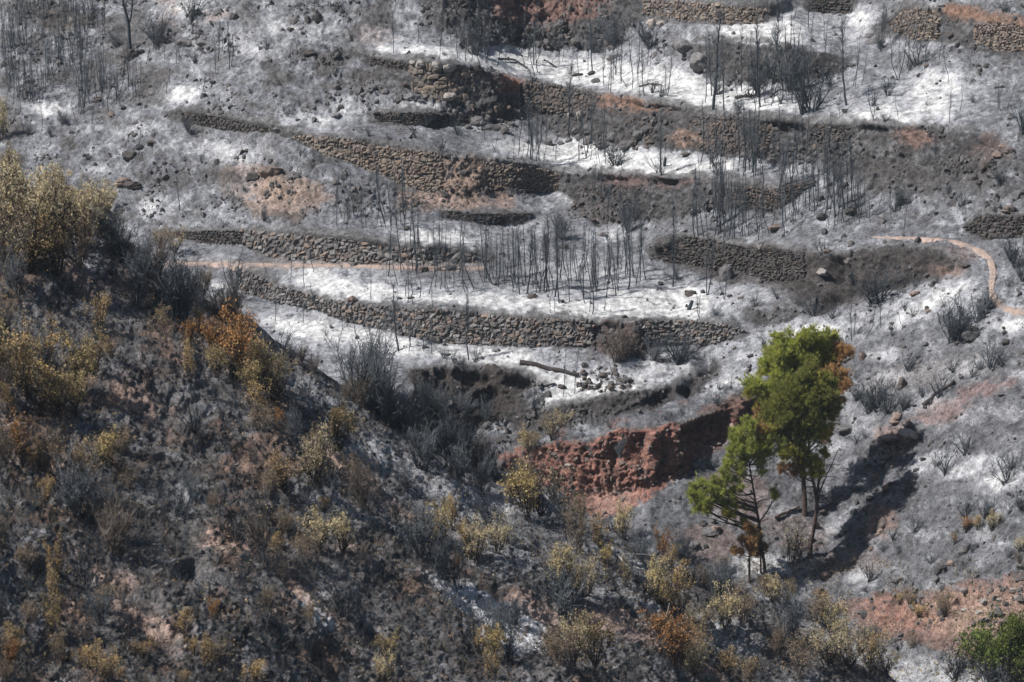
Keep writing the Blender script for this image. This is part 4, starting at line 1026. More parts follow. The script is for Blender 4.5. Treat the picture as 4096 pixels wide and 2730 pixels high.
L3 = [(95, 1060, 440), (135, 1020, 420), (175, 975, 330), (215, 1075, 500), (405, 1080, 400), (425, 1130, 650, 'b'), (460, 1060, 500), (490, 1130, 620, 'b'), (580, 1120, 560), (590, 920, 330), (650, 1110, 700, 'b'), (668, 1110, 600, 'b'), (705, 1120, 560, 'b'),
      (750, 1165, 620, 'b'), (795, 1225, 740, 'b'), (845, 885, 450), (890, 1205, 640), (985, 1010, 420), (1040, 1225, 330), (1010, 900, 420), (1050, 900, 450), (1078, 1295, 350), (1103, 1305, 500, 'b'), (1145, 1090, 430), (1125, 980, 380), (1205, 1100, 440),
      (1265, 1000, 480), (1330, 1155, 430, 'b'), (1355, 1110, 560, 'b'), (1437, 1090, 680, 'b'), (1360, 930, 260), (1440, 940, 500, 'b'), (1495, 975, 480), (1555, 1000, 620, 'b'), (1610, 1000, 600), (1860, 1055, 700, 'b'), (2180, 1130, 660), (2345, 1190, 340),
      (1115, 300, 420), (1265, 430, 330), (1195, 270, 340), (1370, 390, 400), (1575, 470, 480), (15, 530, 200, 'p'), (320, 480, 220, 'p'), (150, 560, 200, 'p'), (715, 1310, 250, 'p'), (757, 1320, 260, 'p'), (2115, 1345, 240, 'p'), (1025, 1180, 500),
      (2050, 500, 200, 'p'), (2295, 580, 360), (2320, 560, 560, 'b'), (2345, 470, 560, 'b'), (1100, 960, 400), (1240, 980, 330), (640, 1000, 420), (880, 1000, 330, 'p'), (1180, 820, 300, 'p'), (940, 900, 300, 'p')]
L4 = [(160, 670, 300), (515, 710, 640), (590, 790, 900, 'B'), (575, 640, 560, 'b'), (695, 795, 620), (1050, 795, 840, 'b'), (965, 560, 520), (1160, 575, 640, 'B'), (1145, 778, 520, 'p'), (855, 600, 640), (1260, 640, 640), (1310, 640, 620), (1375, 640, 640),
      (1345, 760, 600), (1865, 775, 760, 'B'), (1920, 600, 480), (1935, 605, 460, 'p'), (1995, 585, 420, 'p'), (1800, 895, 280, 'p'), (1325, 220, 400), (1655, 190, 200, 'p'), (2180, 275, 420, 'b'), (2345, 540, 500), (1440, 600, 430), (470, 1300, 600), (570, 1360, 520),
      (590, 1300, 560), (630, 1430, 350, 'p'), (905, 1395, 600, 'b'), (950, 1400, 560, 'b'), (965, 1430, 620), (985, 1455, 600, 'b'), (1000, 1460, 540, 'b'), (1010, 1410, 480), (1045, 1425, 300, 'p'), (105, 1380, 460), (95, 1400, 360, 'p'), (1200, 1560, 460, 'B'),
      (1300, 1490, 420), (1395, 1410, 360), (1360, 1560, 300), (1620, 1400, 560), (1640, 1540, 600), (1650, 1400, 460), (1750, 1560, 420), (1910, 1560, 420), (1535, 1480, 380), (1565, 1567, 400), (1690, 1500, 300), (2110, 905, 320), (2340, 880, 260, 'p'), (1240, 770, 300),
      (810, 620, 420, 'p'), (620, 600, 380), (1480, 560, 300, 'p'), (1230, 1440, 330, 'p'), (1275, 1450, 350), (1330, 1470, 300), (1450, 1480, 340), (1500, 1450, 300), (885, 1380, 520, 'b')]
L_3 = [(290, 1500, 380), (315, 1510, 420), (340, 1510, 440, 'b'), (350, 1495, 350), (490, 1535, 450), (720, 1410, 420), (825, 1430, 500), (770, 1440, 300, 'p'), (920, 1440, 350), (950, 1400, 400), (890, 1410, 420), (1015, 1470, 460), (1090, 1480, 480, 'b'), (1105, 1330, 350),
       (1205, 1365, 420, 'b'), (1170, 1370, 380), (1150, 1500, 350), (1210, 1500, 300, 'p'), (1250, 1500, 420), (1262, 1480, 380), (1125, 1505, 300), (1075, 1545, 260, 'p'), (1320, 1500, 200, 'p'), (1360, 1440, 150, 'p'), (1430, 1540, 200, 'p'), (1545, 1545, 260),
       (300, 1587, 260), (328, 1572, 280), (372, 1603, 420), (412, 1608, 400), (445, 1595, 300), (575, 1632, 300), (610, 1600, 260, 'p'), (640, 1597, 300), (657, 1603, 320), (760, 1632, 420), (850, 1570, 200, 'p'),
       (1530, 470, 290), (1510, 550, 350), (1565, 450, 320), (1600, 320, 200), (1685, 480, 240), (1785, 420, 260), (1395, 360, 280, 'b'), (1855, 570, 300, 'p'), (1850, 830, 260, 's'), (1920, 750, 180, 'p'), (1340, 810, 220, 'p'), (1980, 490, 150, 'p'),
       (2095, 400, 140, 'p'), (1020, 300, 200, 'p'), (640, 130, 240), (700, 155, 300), (730, 160, 320), (900, 195, 360, 'b'), (920, 225, 300), (800, 150, 200, 'p'), (2180, 750, 200), (2240, 740, 220, 'p'), (2200, 760, 160)]
L_2 = [(380, 370, 280, 'b'), (535, 310, 150), (570, 300, 130, 'p'), (690, 315, 310, 'b'), (680, 410, 260), (760, 310, 160), (805, 410, 240), (855, 430, 240), (895, 430, 160, 'p'), (965, 445, 180), (1130, 400, 140, 'p'), (1185, 350, 260), (1280, 395, 180), (1350, 470, 330), (1330, 490, 260),
       (1440, 340, 200), (1565, 360, 150, 'p'), (1630, 540, 230), (1680, 460, 300), (1715, 480, 420, 'b'), (1780, 490, 260), (1830, 620, 300), (1815, 600, 260), (1865, 480, 240), (1950, 590, 200), (1985, 600, 340), (2070, 660, 320, 'b'), (2040, 650, 200, 'p'), (2110, 460, 120, 'p'),
       (2215, 650, 330), (2080, 450, 200), (655, 745, 160, 'p'), (990, 935, 200), (1045, 1030, 120, 'p'), (1065, 1030, 120, 'p'), (1225, 1075, 120, 'p'), (1295, 1085, 520, 's'), (1330, 1090, 380), (1355, 1080, 450), (1385, 985, 240, 'p'), (1410, 920, 150, 'p'), (1445, 1020, 300),
       (1465, 1085, 260), (1555, 950, 520, 'b'), (1625, 1095, 420), (1640, 1000, 300), (1670, 1080, 420), (1700, 1090, 300), (1770, 1110, 240, 'p'), (1935, 1150, 140, 'p'), (2170, 1165, 450, 'b'), (1720, 1350, 230), (1780, 1380, 300), (1825, 1440, 280), (1900, 1480, 200, 'p'), (2050, 1400, 260, 'p'),
       (60, 1560, 300), (170, 1560, 260), (250, 1550, 200, 'p'), (300, 1550, 200, 'p'), (365, 1570, 300), (400, 1560, 340), (900, 1520, 150, 'p'), (510, 1500, 120, 'p'), (430, 1530, 200), (130, 1500, 200)]
L_1 = [(1440, 500, 300), (1550, 500, 330, 'b'), (1475, 415, 260, 'b'), (1495, 360, 150), (1570, 465, 220), (1200, 450, 180), (1225, 410, 120), (1145, 570, 140), (1385, 640, 100), (1125, 640, 130), (980, 440, 150), (930, 1060, 190), (895, 660, 190), (785, 700, 150), (1215, 1420, 220),
       (270, 880, 160), (525, 835, 180), (2035, 410, 130), (1955, 470, 130), (1460, 45, 160), (2155, 70, 160), (2230, 100, 180), (620, 830, 120), (710, 240, 200, 'b'), (690, 240, 180), (2100, 100, 120, 'p'), (1115, 430, 120)]
L_5 = [(225, 490, 240, 'p'), (405, 400, 200), (415, 860, 440, 'B'), (480, 870, 250), (495, 840, 220), (575, 870, 220), (630, 880, 240), (885, 925, 440, 'b'), (470, 520, 250), (510, 530, 230), (550, 490, 180), (610, 470, 200), (650, 410, 320), (665, 355, 260), (690, 430, 200), (860, 465, 330),
       (885, 470, 260), (1515, 1155, 330), (1592, 1130, 310), (2075, 860, 260, 'p'), (1860, 1080, 180, 'p'), (1790, 570, 110, 'p'), (725, 440, 200), (745, 440, 180, 'p'), (455, 470, 230), (580, 870, 180), (1000, 390, 160, 'p'), (1025, 390, 180, 'p'), (780, 440, 200), (830, 400, 200), (540, 150, 140), (690, 140, 140), (785, 80, 90, 'p'), (640, 560, 200, 'p'), (1140, 300, 160, 'p')]
L_4 = [(1945, 370, 220), (2045, 415, 200), (2115, 335, 280), (1845, 625, 180), (2140, 575, 200), (2035, 650, 150), (1985, 575, 120, 'p'), (1790, 330, 80, 'p')]
L_6 = [(220, 470, 460, 's'), (340, 515, 220, 'p'), (1200, 780, 320, 's'), (1217, 755, 220, 'p'), (1290, 780, 260, 's'), (1405, 710, 290, 's'), (170, 625, 180, 'p'), (1445, 520, 200, 's'), (1560, 700, 90, 'p')]
for ox, oy, f, L in ((1900, 700, .425, L3), (2600, 100, .425, L4), (2696, 0, F1, L_3), (1350, 0, F1, L_2), (0, 0, F1, L_1), (1350, 900, F1, L_5), (0, 900, F1, L_4), (2696, 900, F1, L_6)):
    for a in L:
        tree(ox + a[0] * f, oy + a[1] * f, a[2] * f, a[3] if len(a) > 3 else 's')
# dense stand, upper left: the first belong to the countable ones, the rest to one mass
stand = []
rr = random.Random(4)
clm = [(2080, 1150), (2150, 1160), (2230, 1170), (2330, 1150), (2440, 1150), (2520, 1110), (1980, 1130), (1900, 1120), (1760, 1060), (1690, 1090), (1590, 1100), (3050, 690), (3150, 700), (3200, 650), (2960, 690), (3300, 830), (3380, 850), (3250, 840), (3140, 880), (3050, 870), (2950, 950), (2880, 900), (3180, 400), (3120, 420), (3240, 380), (2500, 330), (2450, 280), (2200, 240), (1900, 230), (2150, 620), (2350, 620), (2450, 640), (1500, 880), (1580, 900), (1420, 880), (2800, 940), (3420, 880)]
clx = [(40, 300), (70, 430), (115, 400), (150, 410), (190, 300), (200, 330), (235, 250), (255, 230), (310, 200), (320, 290), (325, 440), (60, 200), (25, 180), (120, 180), (410, 340), (420, 400), (345, 360), (460, 390), (530, 390), (300, 120), (380, 60), (90, 90), (160, 60), (270, 40), (360, 110)]
for i in range(330):
    cx, cy = rr.choice(clx)
    stand.append((cx + rr.gauss(0, 16), cy + rr.gauss(0, 30), rr.uniform(90, 190)))
for i in range(260):
    cx, cy = rr.choice(clm)
    stand.append((cx + rr.gauss(0, 60), cy + rr.gauss(0, 22), rr.uniform(120, 290)))
nsap = sum(1 for o in COL.objects if o.name.startswith('burnt_sapling'))
kcount = max(0, 298 - nsap)
accT, accB = Acc(), Acc()
for i, (u, v, h) in enumerate(stand):
    if u < -20 or near(u, v): continue
    if i < kcount: tree(u, v, h, rr.choice('pss'))
    else:
        p_ = pos(u, v); f = h / scale_at(p_) / 5.0
        a, b_ = rr.choice(TREES[rr.choice('ps')])
        an = rr.uniform(0, 6.28); c_, s_ = math.cos(an), math.sin(an)
        for me_, ac in ((a, accT), (b_, accB)):
            V = np.empty(len(me_.vertices) * 3, np.float32); me_.vertices.foreach_get('co', V); V = V.reshape(-1, 3)
            Fq = np.empty(len(me_.loops), np.int32); me_.loops.foreach_get('vertex_index', Fq)
            V = V * f; V = np.c_[V[:, 0] * c_ - V[:, 1] * s_, V[:, 0] * s_ + V[:, 1] * c_, V[:, 2]]
            ac.add(V + np.array(p_), Fq.reshape(-1, 4))
if accT.n:
    o = link('burnt_thicket', accT.mesh('burnt_thicket', M_CHAR)); tag(o, kind='stuff')
    o2 = link('thicket_twigs', accB.mesh('thicket_twigs', M_TWIG), o); tag(o2, kind='stuff')

# the one thick forked tree at the top left
def big_tree():
    rng = np.random.default_rng(2); tr, br = Acc(), Acc()
    b0 = pos(519, 202); s_ = scale_at(b0)
    w = lambda x, y, d=0.0: np.array([(x - 519) / s_, d, (202 - y) / s_ / CP])
    t1_ = [w(519, 208), w(518, 180), w(517, 140), w(515, 98), w(508, 60), w(498, 20), w(488, -30), w(478, -90), w(475, -150)]
    tr.tube(t1_, np.array([.14, .115, .105, .11, .09, .075, .06, .045, .02]) * 1.1, 8)
    t2 = [w(516, 98), w(525, 70, .2), w(530, 30, .3), w(533, -20, .3), w(536, -80, .2)]
    tr.tube(t2, np.array([.06, .055, .045, .035, .02]), 6)
    for base_ in (t1_, t2):
        for _ in range(34):
            j = rng.integers(2 if base_ is t2 else 4, len(base_) - 1) if base_ is t1_ else rng.integers(1, len(base_) - 1)
            p0 = base_[j] + (base_[j + 1] - base_[j]) * rng.random()
            a = rng.uniform(0, 6.28)
            c = curve(p0, (math.cos(a), math.sin(a), 1.2), rng.uniform(.8, 2.0), 5, rng, .18, .05)
            br.tube(c, np.linspace(.018, .004, 6), 3)
            for _k in range(5):
                q_ = rng.integers(1, 5)
                br.tube(curve(c[q_], c[q_] - c[q_ - 1] + rng.normal(size=3) * .2, .6, 3, rng, .2, .05), (.007, .006, .005, .003), 3)
    root = bpy.data.objects.new('burnt_tree', None); COL.objects.link(root); root.location = b0
    link('trunk', tr.mesh('trunk', M_CHAR, True), root); link('branches', br.mesh('branches', M_TWIG), root)
    tag(root, 'thick black forked tree trunk above a dark boulder at the upper left', 'burnt tree')
big_tree()

# ------------------------------------------------------------------ shrubs
def shrub_meshes(rng, stems=9, spread=.7, splits=3, leaf=0, leafsize=.055, matL=None, matS=M_CHARB, fine=10, top=.45, clump=.13, tw=.006):
    """unit shrub, 1 m high"""
    st, fo = Acc(), Acc()
    tips = []
    for i in range(stems):
        a = rng.uniform(0, 6.28); r = rng.uniform(.15, spread)
        d = (math.cos(a) * r, math.sin(a) * r, 1)
        L = rng.uniform(.6, 1.0)
        c = curve((rng.normal() * .04, rng.normal() * .04, -.08), d, L, 6, rng, .09, .02)
        st.tube(c, np.linspace(.016, .005, 7) * rng.uniform(.7, 1.3), 4)
        tips.append(c[-1]); 
        for _ in range(splits):
            j = rng.integers(1, 6)
            dd = (c[j] - c[j - 1]); dd /= np.linalg.norm(dd)
            c2 = curve(c[j], dd + rng.normal(size=3) * .42 + np.array([0, 0, .25]), L * rng.uniform(.3, .55), 4, rng, .15, .04)
            st.tube(c2, np.linspace(.008, .0035, 5), 3)
            tips.append(c2[-1]); tips.append(c2[2])
            for _k in range(fine):
                q_ = rng.integers(1, 5)
                c3 = curve(c2[q_], rng.normal(size=3) * .6 + np.array([0, 0, .5]), rng.uniform(.08, .22), 2, rng, .2)
                st.tube(c3, (tw, tw * .8, tw * .5), 3)
                tips.append(c3[-1])
    stm = st.mesh('stems', matS)
    fom = None
    if leaf:
        tips = np.array(tips)
        w_ = np.clip((tips[:, 2] - top * .6) / .4, .05, 1.2)
        # clumpy: favour some tips
        w_ *= rng.random(len(tips)) ** 4 + .02
        idx = rng.choice(len(tips), leaf, p=w_ / w_.sum())
        P = tips[idx] + rng.normal(size=(leaf, 3)) * clump * rng.uniform(.4, 1.1, len(tips))[idx][:, None] * np.array([.55, .55, .5])
        P[:, 2] = np.maximum(P[:, 2], .03)
        fo.leaves(P, leafsize, .4, rng)
        fom = fo.mesh('foliage', matL)
    return stm, fom
qrng = np.random.default_rng(23)
SH = {
    'bare': [shrub_meshes(qrng, 9, .8, 4, fine=3, tw=.005, matS=M_CHAR) for _ in range(5)],
    'brush': [shrub_meshes(qrng, 14, .6, 5, fine=9, tw=.004, matS=M_TWIG) for _ in range(5)],
    'brushb': [shrub_meshes(qrng, 14, .6, 5, fine=9, tw=.004, matS=M_TWIGB) for _ in range(4)],
    'cream': [shrub_meshes(qrng, 10, .75, 4, 1700, .05, M_CREAM, fine=4) for _ in range(4)],
    'ochre': [shrub_meshes(qrng, 10, .65, 4, 1700, .045, M_OCH, fine=4) for _ in range(4)],
    'olive': [shrub_meshes(qrng, 10, .7, 4, 1800, .05, M_OLIVE, fine=4) for _ in range(4)],
    'rust': [shrub_meshes(qrng, 10, .6, 4, 1500, .05, M_RUST, fine=4) for _ in range(3)],
    'brown': [shrub_meshes(qrng, 11, .6, 4, 1200, .045, M_BROWN, matS=M_TWIGB, fine=6) for _ in range(4)],
    'sparse': [shrub_meshes(qrng, 10, .7, 4, 260, .05, M_CREAM, fine=4) for _ in range(4)],
    'green': [shrub_meshes(qrng, 12, .8, 5, 3000, .05, M_GREEN, fine=4) for _ in range(3)]}
SN = {'bare': ('burnt_shrub', 'bare black burnt shrub'), 'brush': ('burnt_shrub', 'fine grey burnt bush'), 'brushb': ('burnt_shrub', 'brownish leafless burnt bush'), 'cream': ('scorched_shrub', 'cream leaved scorched bush'), 'ochre': ('scorched_shrub', 'golden ochre scorched bush'),
      'olive': ('scorched_shrub', 'olive yellow scorched bush'), 'rust': ('scorched_shrub', 'rust orange scorched bush'), 'brown': ('scorched_shrub', 'dull brown scorched bush'), 'sparse': ('scorched_shrub', 'sparse leaved burnt bush'), 'green': ('green_shrub', 'fresh green bush')}
def shrub(u, v, h, kind='bare', wf=1.0, label=None, sink=0.0):
    p_ = pos(u, v); s_ = scale_at(p_)
    root = bpy.data.objects.new(SN[kind][0], None); COL.objects.link(root)
    root.location = p_ - Vector((0, 0, sink)); H = h / s_
    root.rotation_euler = (random.uniform(-.1, .1), random.uniform(-.1, .1), random.uniform(0, 6.28))
    root.scale = (H * wf, H * wf, H / CP)
    a, b_ = random.choice(SH[kind])
    link('stems', a, root)
    if b_: link('foliage', b_, root)
    hd = 'large ' if h > 190 else ('small ' if h < 85 else '')
    grp = 'burnt leafless shrubs' if kind in ('bare', 'brush', 'brushb') else 'scorched shrubs with dry leaves'
    if label: tag(root, label, 'shrub', grp)
    else: later(root, u, v, hd + SN[kind][1], 'shrub', grp)
def shrubs(ox, oy, f, L):
    for a in L: shrub(ox + a[0] * f, oy + a[1] * f, a[2] * f, a[3] if len(a) > 3 else 'bare', a[4] if len(a) > 4 else 1.0)
# far side
shrubs(1350, 0, F1, [(915, 365, 230, 'brush'), (1320, 530, 100), (1860, 1120, 170), (1890, 1120, 150), (700, 1010, 120), (800, 900, 130), (520, 930, 70), (1480, 350, 90, 'brush'), (1850, 320, 230, 'brush'), (600, 840, 80, 'brush'), (430, 830, 80), (980, 1360, 60), (2120, 640, 120), (2180, 660, 120),
                     (2100, 330, 200, 'brush'), (1500, 1600, 200, 'brush'), (1950, 1560, 220, 'brush', .7), (2000, 1480, 140, 'brush'), (1720, 360, 140, 'brush'), (210, 930, 80), (350, 950, 60), (2150, 1140, 160)])
shrubs(2696, 0, F1, [(870, 790, 320, 'bare', .8), (920, 770, 300), (1045, 600, 160), (770, 620, 300, 'brush'), (620, 560, 260), (1420, 810, 80), (1640, 450, 200), (1440, 650, 160), (2220, 100, 110), (2340, 880, 220), (2200, 1250, 120, 'brush'), (290, 620, 160, 'brush'), (560, 640, 190, 'brush'), (270, 1120, 160), (290, 1190, 120),
                     (1340, 720, 130), (980, 700, 150), (720, 720, 100), (1390, 350, 100, 'brush'), (1580, 470, 90), (760, 1300, 130), (1510, 1400, 160, 'brush'), (1940, 1400, 130), (1850, 1310, 90), (1480, 1420, 120), (1780, 1050, 100), (2100, 1400, 70), (2010, 700, 80), (1700, 700, 50), (430, 760, 100, 'brush')])
shrubs(0, 0, F1, [(1065, 335, 220, 'brush'), (1320, 120, 190), (780, 320, 110, 'brush'), (1800, 345, 100), (1300, 140, 110, 'brush', 1.3), (1700, 650, 90), (1940, 800, 110), (1280, 920, 110, 'brush'), (1040, 930, 80), (1360, 1100, 60), (2030, 1080, 70), (1320, 440, 90, 'brush'), (420, 830, 110, 'brush'), (190, 910, 90, 'brush'), (340, 910, 70, 'brush'), (2160, 1120, 80), (1500, 1530, 80), (1780, 1500, 90, 'brush'), (1650, 1300, 60)])
shrubs(1350, 900, F1, [(930, 930, 130), (1870, 930, 230, 'brushb'), (1950, 900, 200, 'brushb'), (2300, 920, 260), (1325, 1228, 140), (720, 920, 90), (780, 940, 100), (2130, 920, 160, 'brush'), (1300, 835, 60), (1510, 1500, 110), (1650, 1430, 70), (1830, 1360, 80), (1900, 1560, 120, 'brush'), (1720, 1560, 120, 'brush'),
                     (830, 960, 110), (60, 360, 60), (2280, 380, 90, 'brush'), (1000, 1330, 160, 'brush'), (860, 1300, 170, 'brush'), (700, 1300, 200, 'brush'), (560, 1260, 230, 'brush')])
shrubs(1350, 900, F1, [(1440, 1450, 160, 'cream', .8), (1510, 1390, 130, 'cream'), (1300, 1540, 170, 'olive')])
shrubs(2696, 900, F1, [(1930, 765, 340, 'bare', 1.0), (1860, 770, 260, 'brush', 1.2), (2040, 640, 200, 'brush'), (2140, 970, 230), (1300, 1265, 230, 'brush'), (1365, 1245, 270), (1450, 1285, 220), (1550, 1265, 150, 'brush'), (1580, 990, 150), (1880, 1000, 130), (2010, 1030, 120), (1805, 1172, 190), (1680, 1170, 110), (1960, 1545, 180),
                     (2290, 270, 220, 'brush', 1.1), (2240, 400, 100), (40, 920, 240), (30, 930, 200), (285, 1215, 130), (1385, 550, 330), (1340, 560, 220), (930, 590, 170), (1070, 630, 110), (1130, 820, 110), (2330, 360, 120, 'brush'), (310, 1120, 80), (380, 1120, 80), (170, 1130, 80), (600, 830, 100), (550, 560, 120), (690, 500, 100),
                     (1480, 760, 90), (1620, 640, 100), (1570, 600, 80), (2100, 560, 150, 'brush'), (1220, 1180, 130, 'brush'), (1730, 1230, 60), (1220, 1470, 90), (1290, 1440, 60), (2060, 980, 110), (2210, 960, 120), (280, 620, 90), (1630, 430, 100), (1780, 410, 80), (1000, 200, 130), (560, 60, 60), (1220, 400, 110)])
shrubs(2696, 1800, F1, [(1835, 170, 200), (1770, 120, 120), (2220, 215, 210), (2260, 130, 140), (1960, 450, 150), (2335, 405, 180), (2080, 440, 150, 'brush'), (1650, 575, 140), (1492, 625, 110), (1735, 770, 110), (1280, 950, 60), (2010, 690, 80), (1300, 450, 60), (2265, 730, 90), (1420, 700, 80), (1520, 720, 80), (2250, 420, 90),
                     (1310, 890, 170, 'sparse', .7), (1130, 830, 70, 'sparse'), (1190, 780, 60, 'sparse'), (780, 780, 290, 'sparse', .6), (850, 720, 180, 'sparse'), (1950, 545, 110, 'rust', 1.2), (2030, 530, 90, 'ochre', 1.2), (2130, 540, 130, 'cream'), (2330, 690, 100, 'cream'), (1830, 1130, 180, 'brown', .8), (1590, 1060, 120, 'brown'),
                     (1650, 1130, 110, 'ochre'), (1520, 1040, 80, 'olive'), (1610, 1340, 110, 'brown'), (2340, 780, 90, 'brushb'), (1830, 1130, 100), (50, 740, 190, 'brush'), (150, 160, 120), (260, 120, 70, 'brush'), (1290, 1280, 100, 'brush'), (1340, 1270, 90, 'brush'), (1880, 640, 90, 'ochre', .7)])
shrubs(2696, 1800, F1, [(2150, 1560, 400, 'green', .9), (2300, 1600, 430, 'green', .9), (2010, 1450, 220, 'green', .8), (2380, 1450, 330, 'green', .8), (1900, 1520, 260, 'sparse', .8), (2120, 1600, 260, 'brush'), (2240, 1620, 200, 'brush', 1.2), (1880, 1540, 200)])
# near side, hand placed: photo pixels
NS = [(60, 1010, 380, 'cream', .8), (150, 1020, 340, 'cream', .8), (240, 1000, 330, 'cream', .9), (330, 980, 270, 'cream', .9), (400, 930, 210, 'cream', .9), (300, 900, 210, 'cream', .9), (180, 880, 240, 'cream', .9), (70, 860, 280, 'cream', .8), (440, 860, 120, 'cream', .8), (20, 720, 130, 'cream', .8), (130, 1060, 260, 'ochre', .8), (30, 1090, 300, 'brown', .8),
      (230, 1090, 250, 'ochre', .8), (330, 1060, 210, 'brown', .8), (460, 960, 130, 'brown', 1), (-10, 470, 90, 'cream', .8), (5, 560, 160, 'cream', .5),
      (70, 1500, 230, 'ochre', .8), (190, 1480, 190, 'ochre', .9), (-10, 1520, 300, 'olive', .8), (310, 1540, 230, 'olive', .8), (380, 1500, 200, 'olive', .8), (250, 1640, 220, 'olive', .9), (180, 1630, 200, 'ochre', .9), (120, 1560, 240, 'olive', .8), (310, 1640, 180, 'olive', .8), (60, 1640, 150, 'ochre', .8), (20, 1300, 150, 'brown'), (110, 1060, 100, 'ochre'),
      (130, 1810, 240, 'rust', .7), (60, 1800, 170, 'brown', .9), (190, 1820, 150, 'ochre', .8), (260, 1860, 220, 'brown', .8), (360, 1900, 230, 'brown', .8), (430, 1850, 180, 'olive', .8), (440, 1830, 130, 'brown', .8), (500, 1800, 120, 'brown'),
      (900, 1540, 300, 'rust', .75), (960, 1480, 240, 'rust', .8), (860, 1430, 170, 'rust', .8), (1010, 1550, 230, 'ochre', .8), (1070, 1580, 200, 'olive', .9), (1100, 1640, 240, 'cream', .7), (840, 1560, 150, 'olive', .8), (720, 1460, 150, 'rust', .6), (730, 1580, 160, 'ochre', .6), (640, 1350, 140, 'brown', .7), (400, 1340, 190, 'ochre', .7), (970, 1600, 130, 'olive'),
      (800, 1330, 110, 'olive', .6), (830, 1180, 110, 'cream', .5), (700, 1020, 110, 'cream', .8), (640, 1000, 90, 'cream'), (1370, 1780, 190, 'olive', .8), (1340, 1770, 150, 'ochre', .7), (1290, 1830, 150, 'brown', .8), (980, 1730, 130, 'ochre', .8), (1020, 1790, 120, 'brown', 1.2), (1090, 1800, 120, 'rust', .6),
      (1230, 2010, 250, 'cream', .75), (1110, 2020, 180, 'ochre', 1.0), (1050, 2030, 130, 'brown'), (1260, 2230, 170, 'cream', .9), (1340, 2240, 150, 'cream'), (1210, 2260, 130, 'brown'), (1420, 1950, 150, 'brown', .8), (1270, 2100, 80, 'ochre'), (1100, 2240, 90, 'ochre'),
      (1770, 2170, 200, 'olive', .7), (1810, 2120, 130, 'ochre', .6), (1900, 2270, 190, 'cream', .9), (1960, 2260, 160, 'cream', .8), (1870, 2240, 160, 'ochre', .9), (1830, 2290, 90, 'rust', .5), (2110, 2080, 250, 'olive', .7), (2160, 2060, 200, 'sparse', .8), (2230, 2020, 170, 'sparse'), (2290, 2240, 250, 'brown', .5), (2320, 2130, 160, 'brown', .5),
      (2260, 2440, 220, 'cream', .8), (2200, 2420, 200, 'cream', .7), (2320, 2430, 180, 'cream', .7), (2490, 2170, 160, 'cream', .7), (2370, 2230, 150, 'ochre', .7), (2390, 2310, 120, 'olive', .7), (2480, 2390, 140, 'cream', .5), (2600, 2440, 200, 'cream', .6), (2660, 2450, 160, 'olive', .7), (2650, 2270, 180, 'rust', .4), (2680, 2290, 130, 'ochre', .6), (2720, 2480, 220, 'ochre', .7),
      (1960, 2680, 180, 'olive', .7), (1900, 2640, 110, 'ochre', .7), (1950, 2760, 130, 'ochre', .7), (2250, 2740, 230, 'cream', .8), (2330, 2750, 240, 'olive', .8), (2150, 2720, 130, 'brown'), (2180, 2760, 160, 'brown'), (2670, 2730, 240, 'rust', .9), (2720, 2700, 200, 'rust', .9), (2760, 2740, 180, 'cream', .9), (2600, 2620, 130, 'rust'), (1560, 2640, 130, 'olive'), (1540, 2740, 150, 'cream', .7),
      (2800, 2580, 200, 'cream', .7), (2880, 2540, 180, 'cream', .8), (2780, 2660, 130, 'brown'), (2950, 2520, 150, 'brown'), (3080, 2430, 120, 'cream', .9), (3130, 2440, 110, 'brown'), (3050, 2400, 90, 'brown'), (2890, 2290, 90, 'brown'), (2830, 2360, 110, 'brown'), (3290, 2480, 130, 'ochre', .7), (3310, 2560, 180, 'cream', .7), (3250, 2520, 140, 'brown'), (3350, 2600, 160, 'cream', .8),
      (3370, 2720, 200, 'cream', .9), (3450, 2740, 190, 'ochre', .8), (3280, 2700, 180, 'cream', .9), (3180, 2740, 170, 'brown', .9), (3100, 2650, 120, 'brown'), (3500, 2760, 120, 'cream'), (3000, 2740, 140, 'brown'), (2900, 2720, 120, 'ochre'),
      (450, 2390, 130, 'ochre', .8), (270, 2430, 220, 'ochre', .5), (270, 2260, 220, 'ochre', .45), (210, 1990, 160, 'ochre', .6), (170, 2420, 100, 'brown'), (240, 2480, 170, 'olive', .6), (290, 2570, 150, 'brown', .8), (60, 2620, 130, 'ochre', .9), (40, 2700, 180, 'rust', .8), (390, 2680, 140, 'ochre'), (440, 2720, 130, 'ochre', .9), (360, 2620, 110, 'ochre', .8), (600, 2610, 110, 'ochre'),
      (730, 2560, 110, 'ochre', .9), (840, 2520, 130, 'rust', .5), (830, 2680, 150, 'ochre', .8), (780, 2620, 90, 'ochre'), (860, 2640, 90, 'cream'), (1020, 2740, 120, 'ochre'), (740, 2740, 90, 'ochre'), (500, 2700, 70, 'ochre'), (140, 2230, 120, 'brown'), (20, 2740, 100, 'brown'), (1060, 2480, 120, 'brown', .6), (1130, 2150, 110, 'brown'), (1220, 2560, 130, 'brown', .6), (840, 2080, 100, 'brown', .5), (540, 1930, 110, 'brown')]
for a in NS: shrub(a[0], a[1], a[2] * .9, *a[3:])
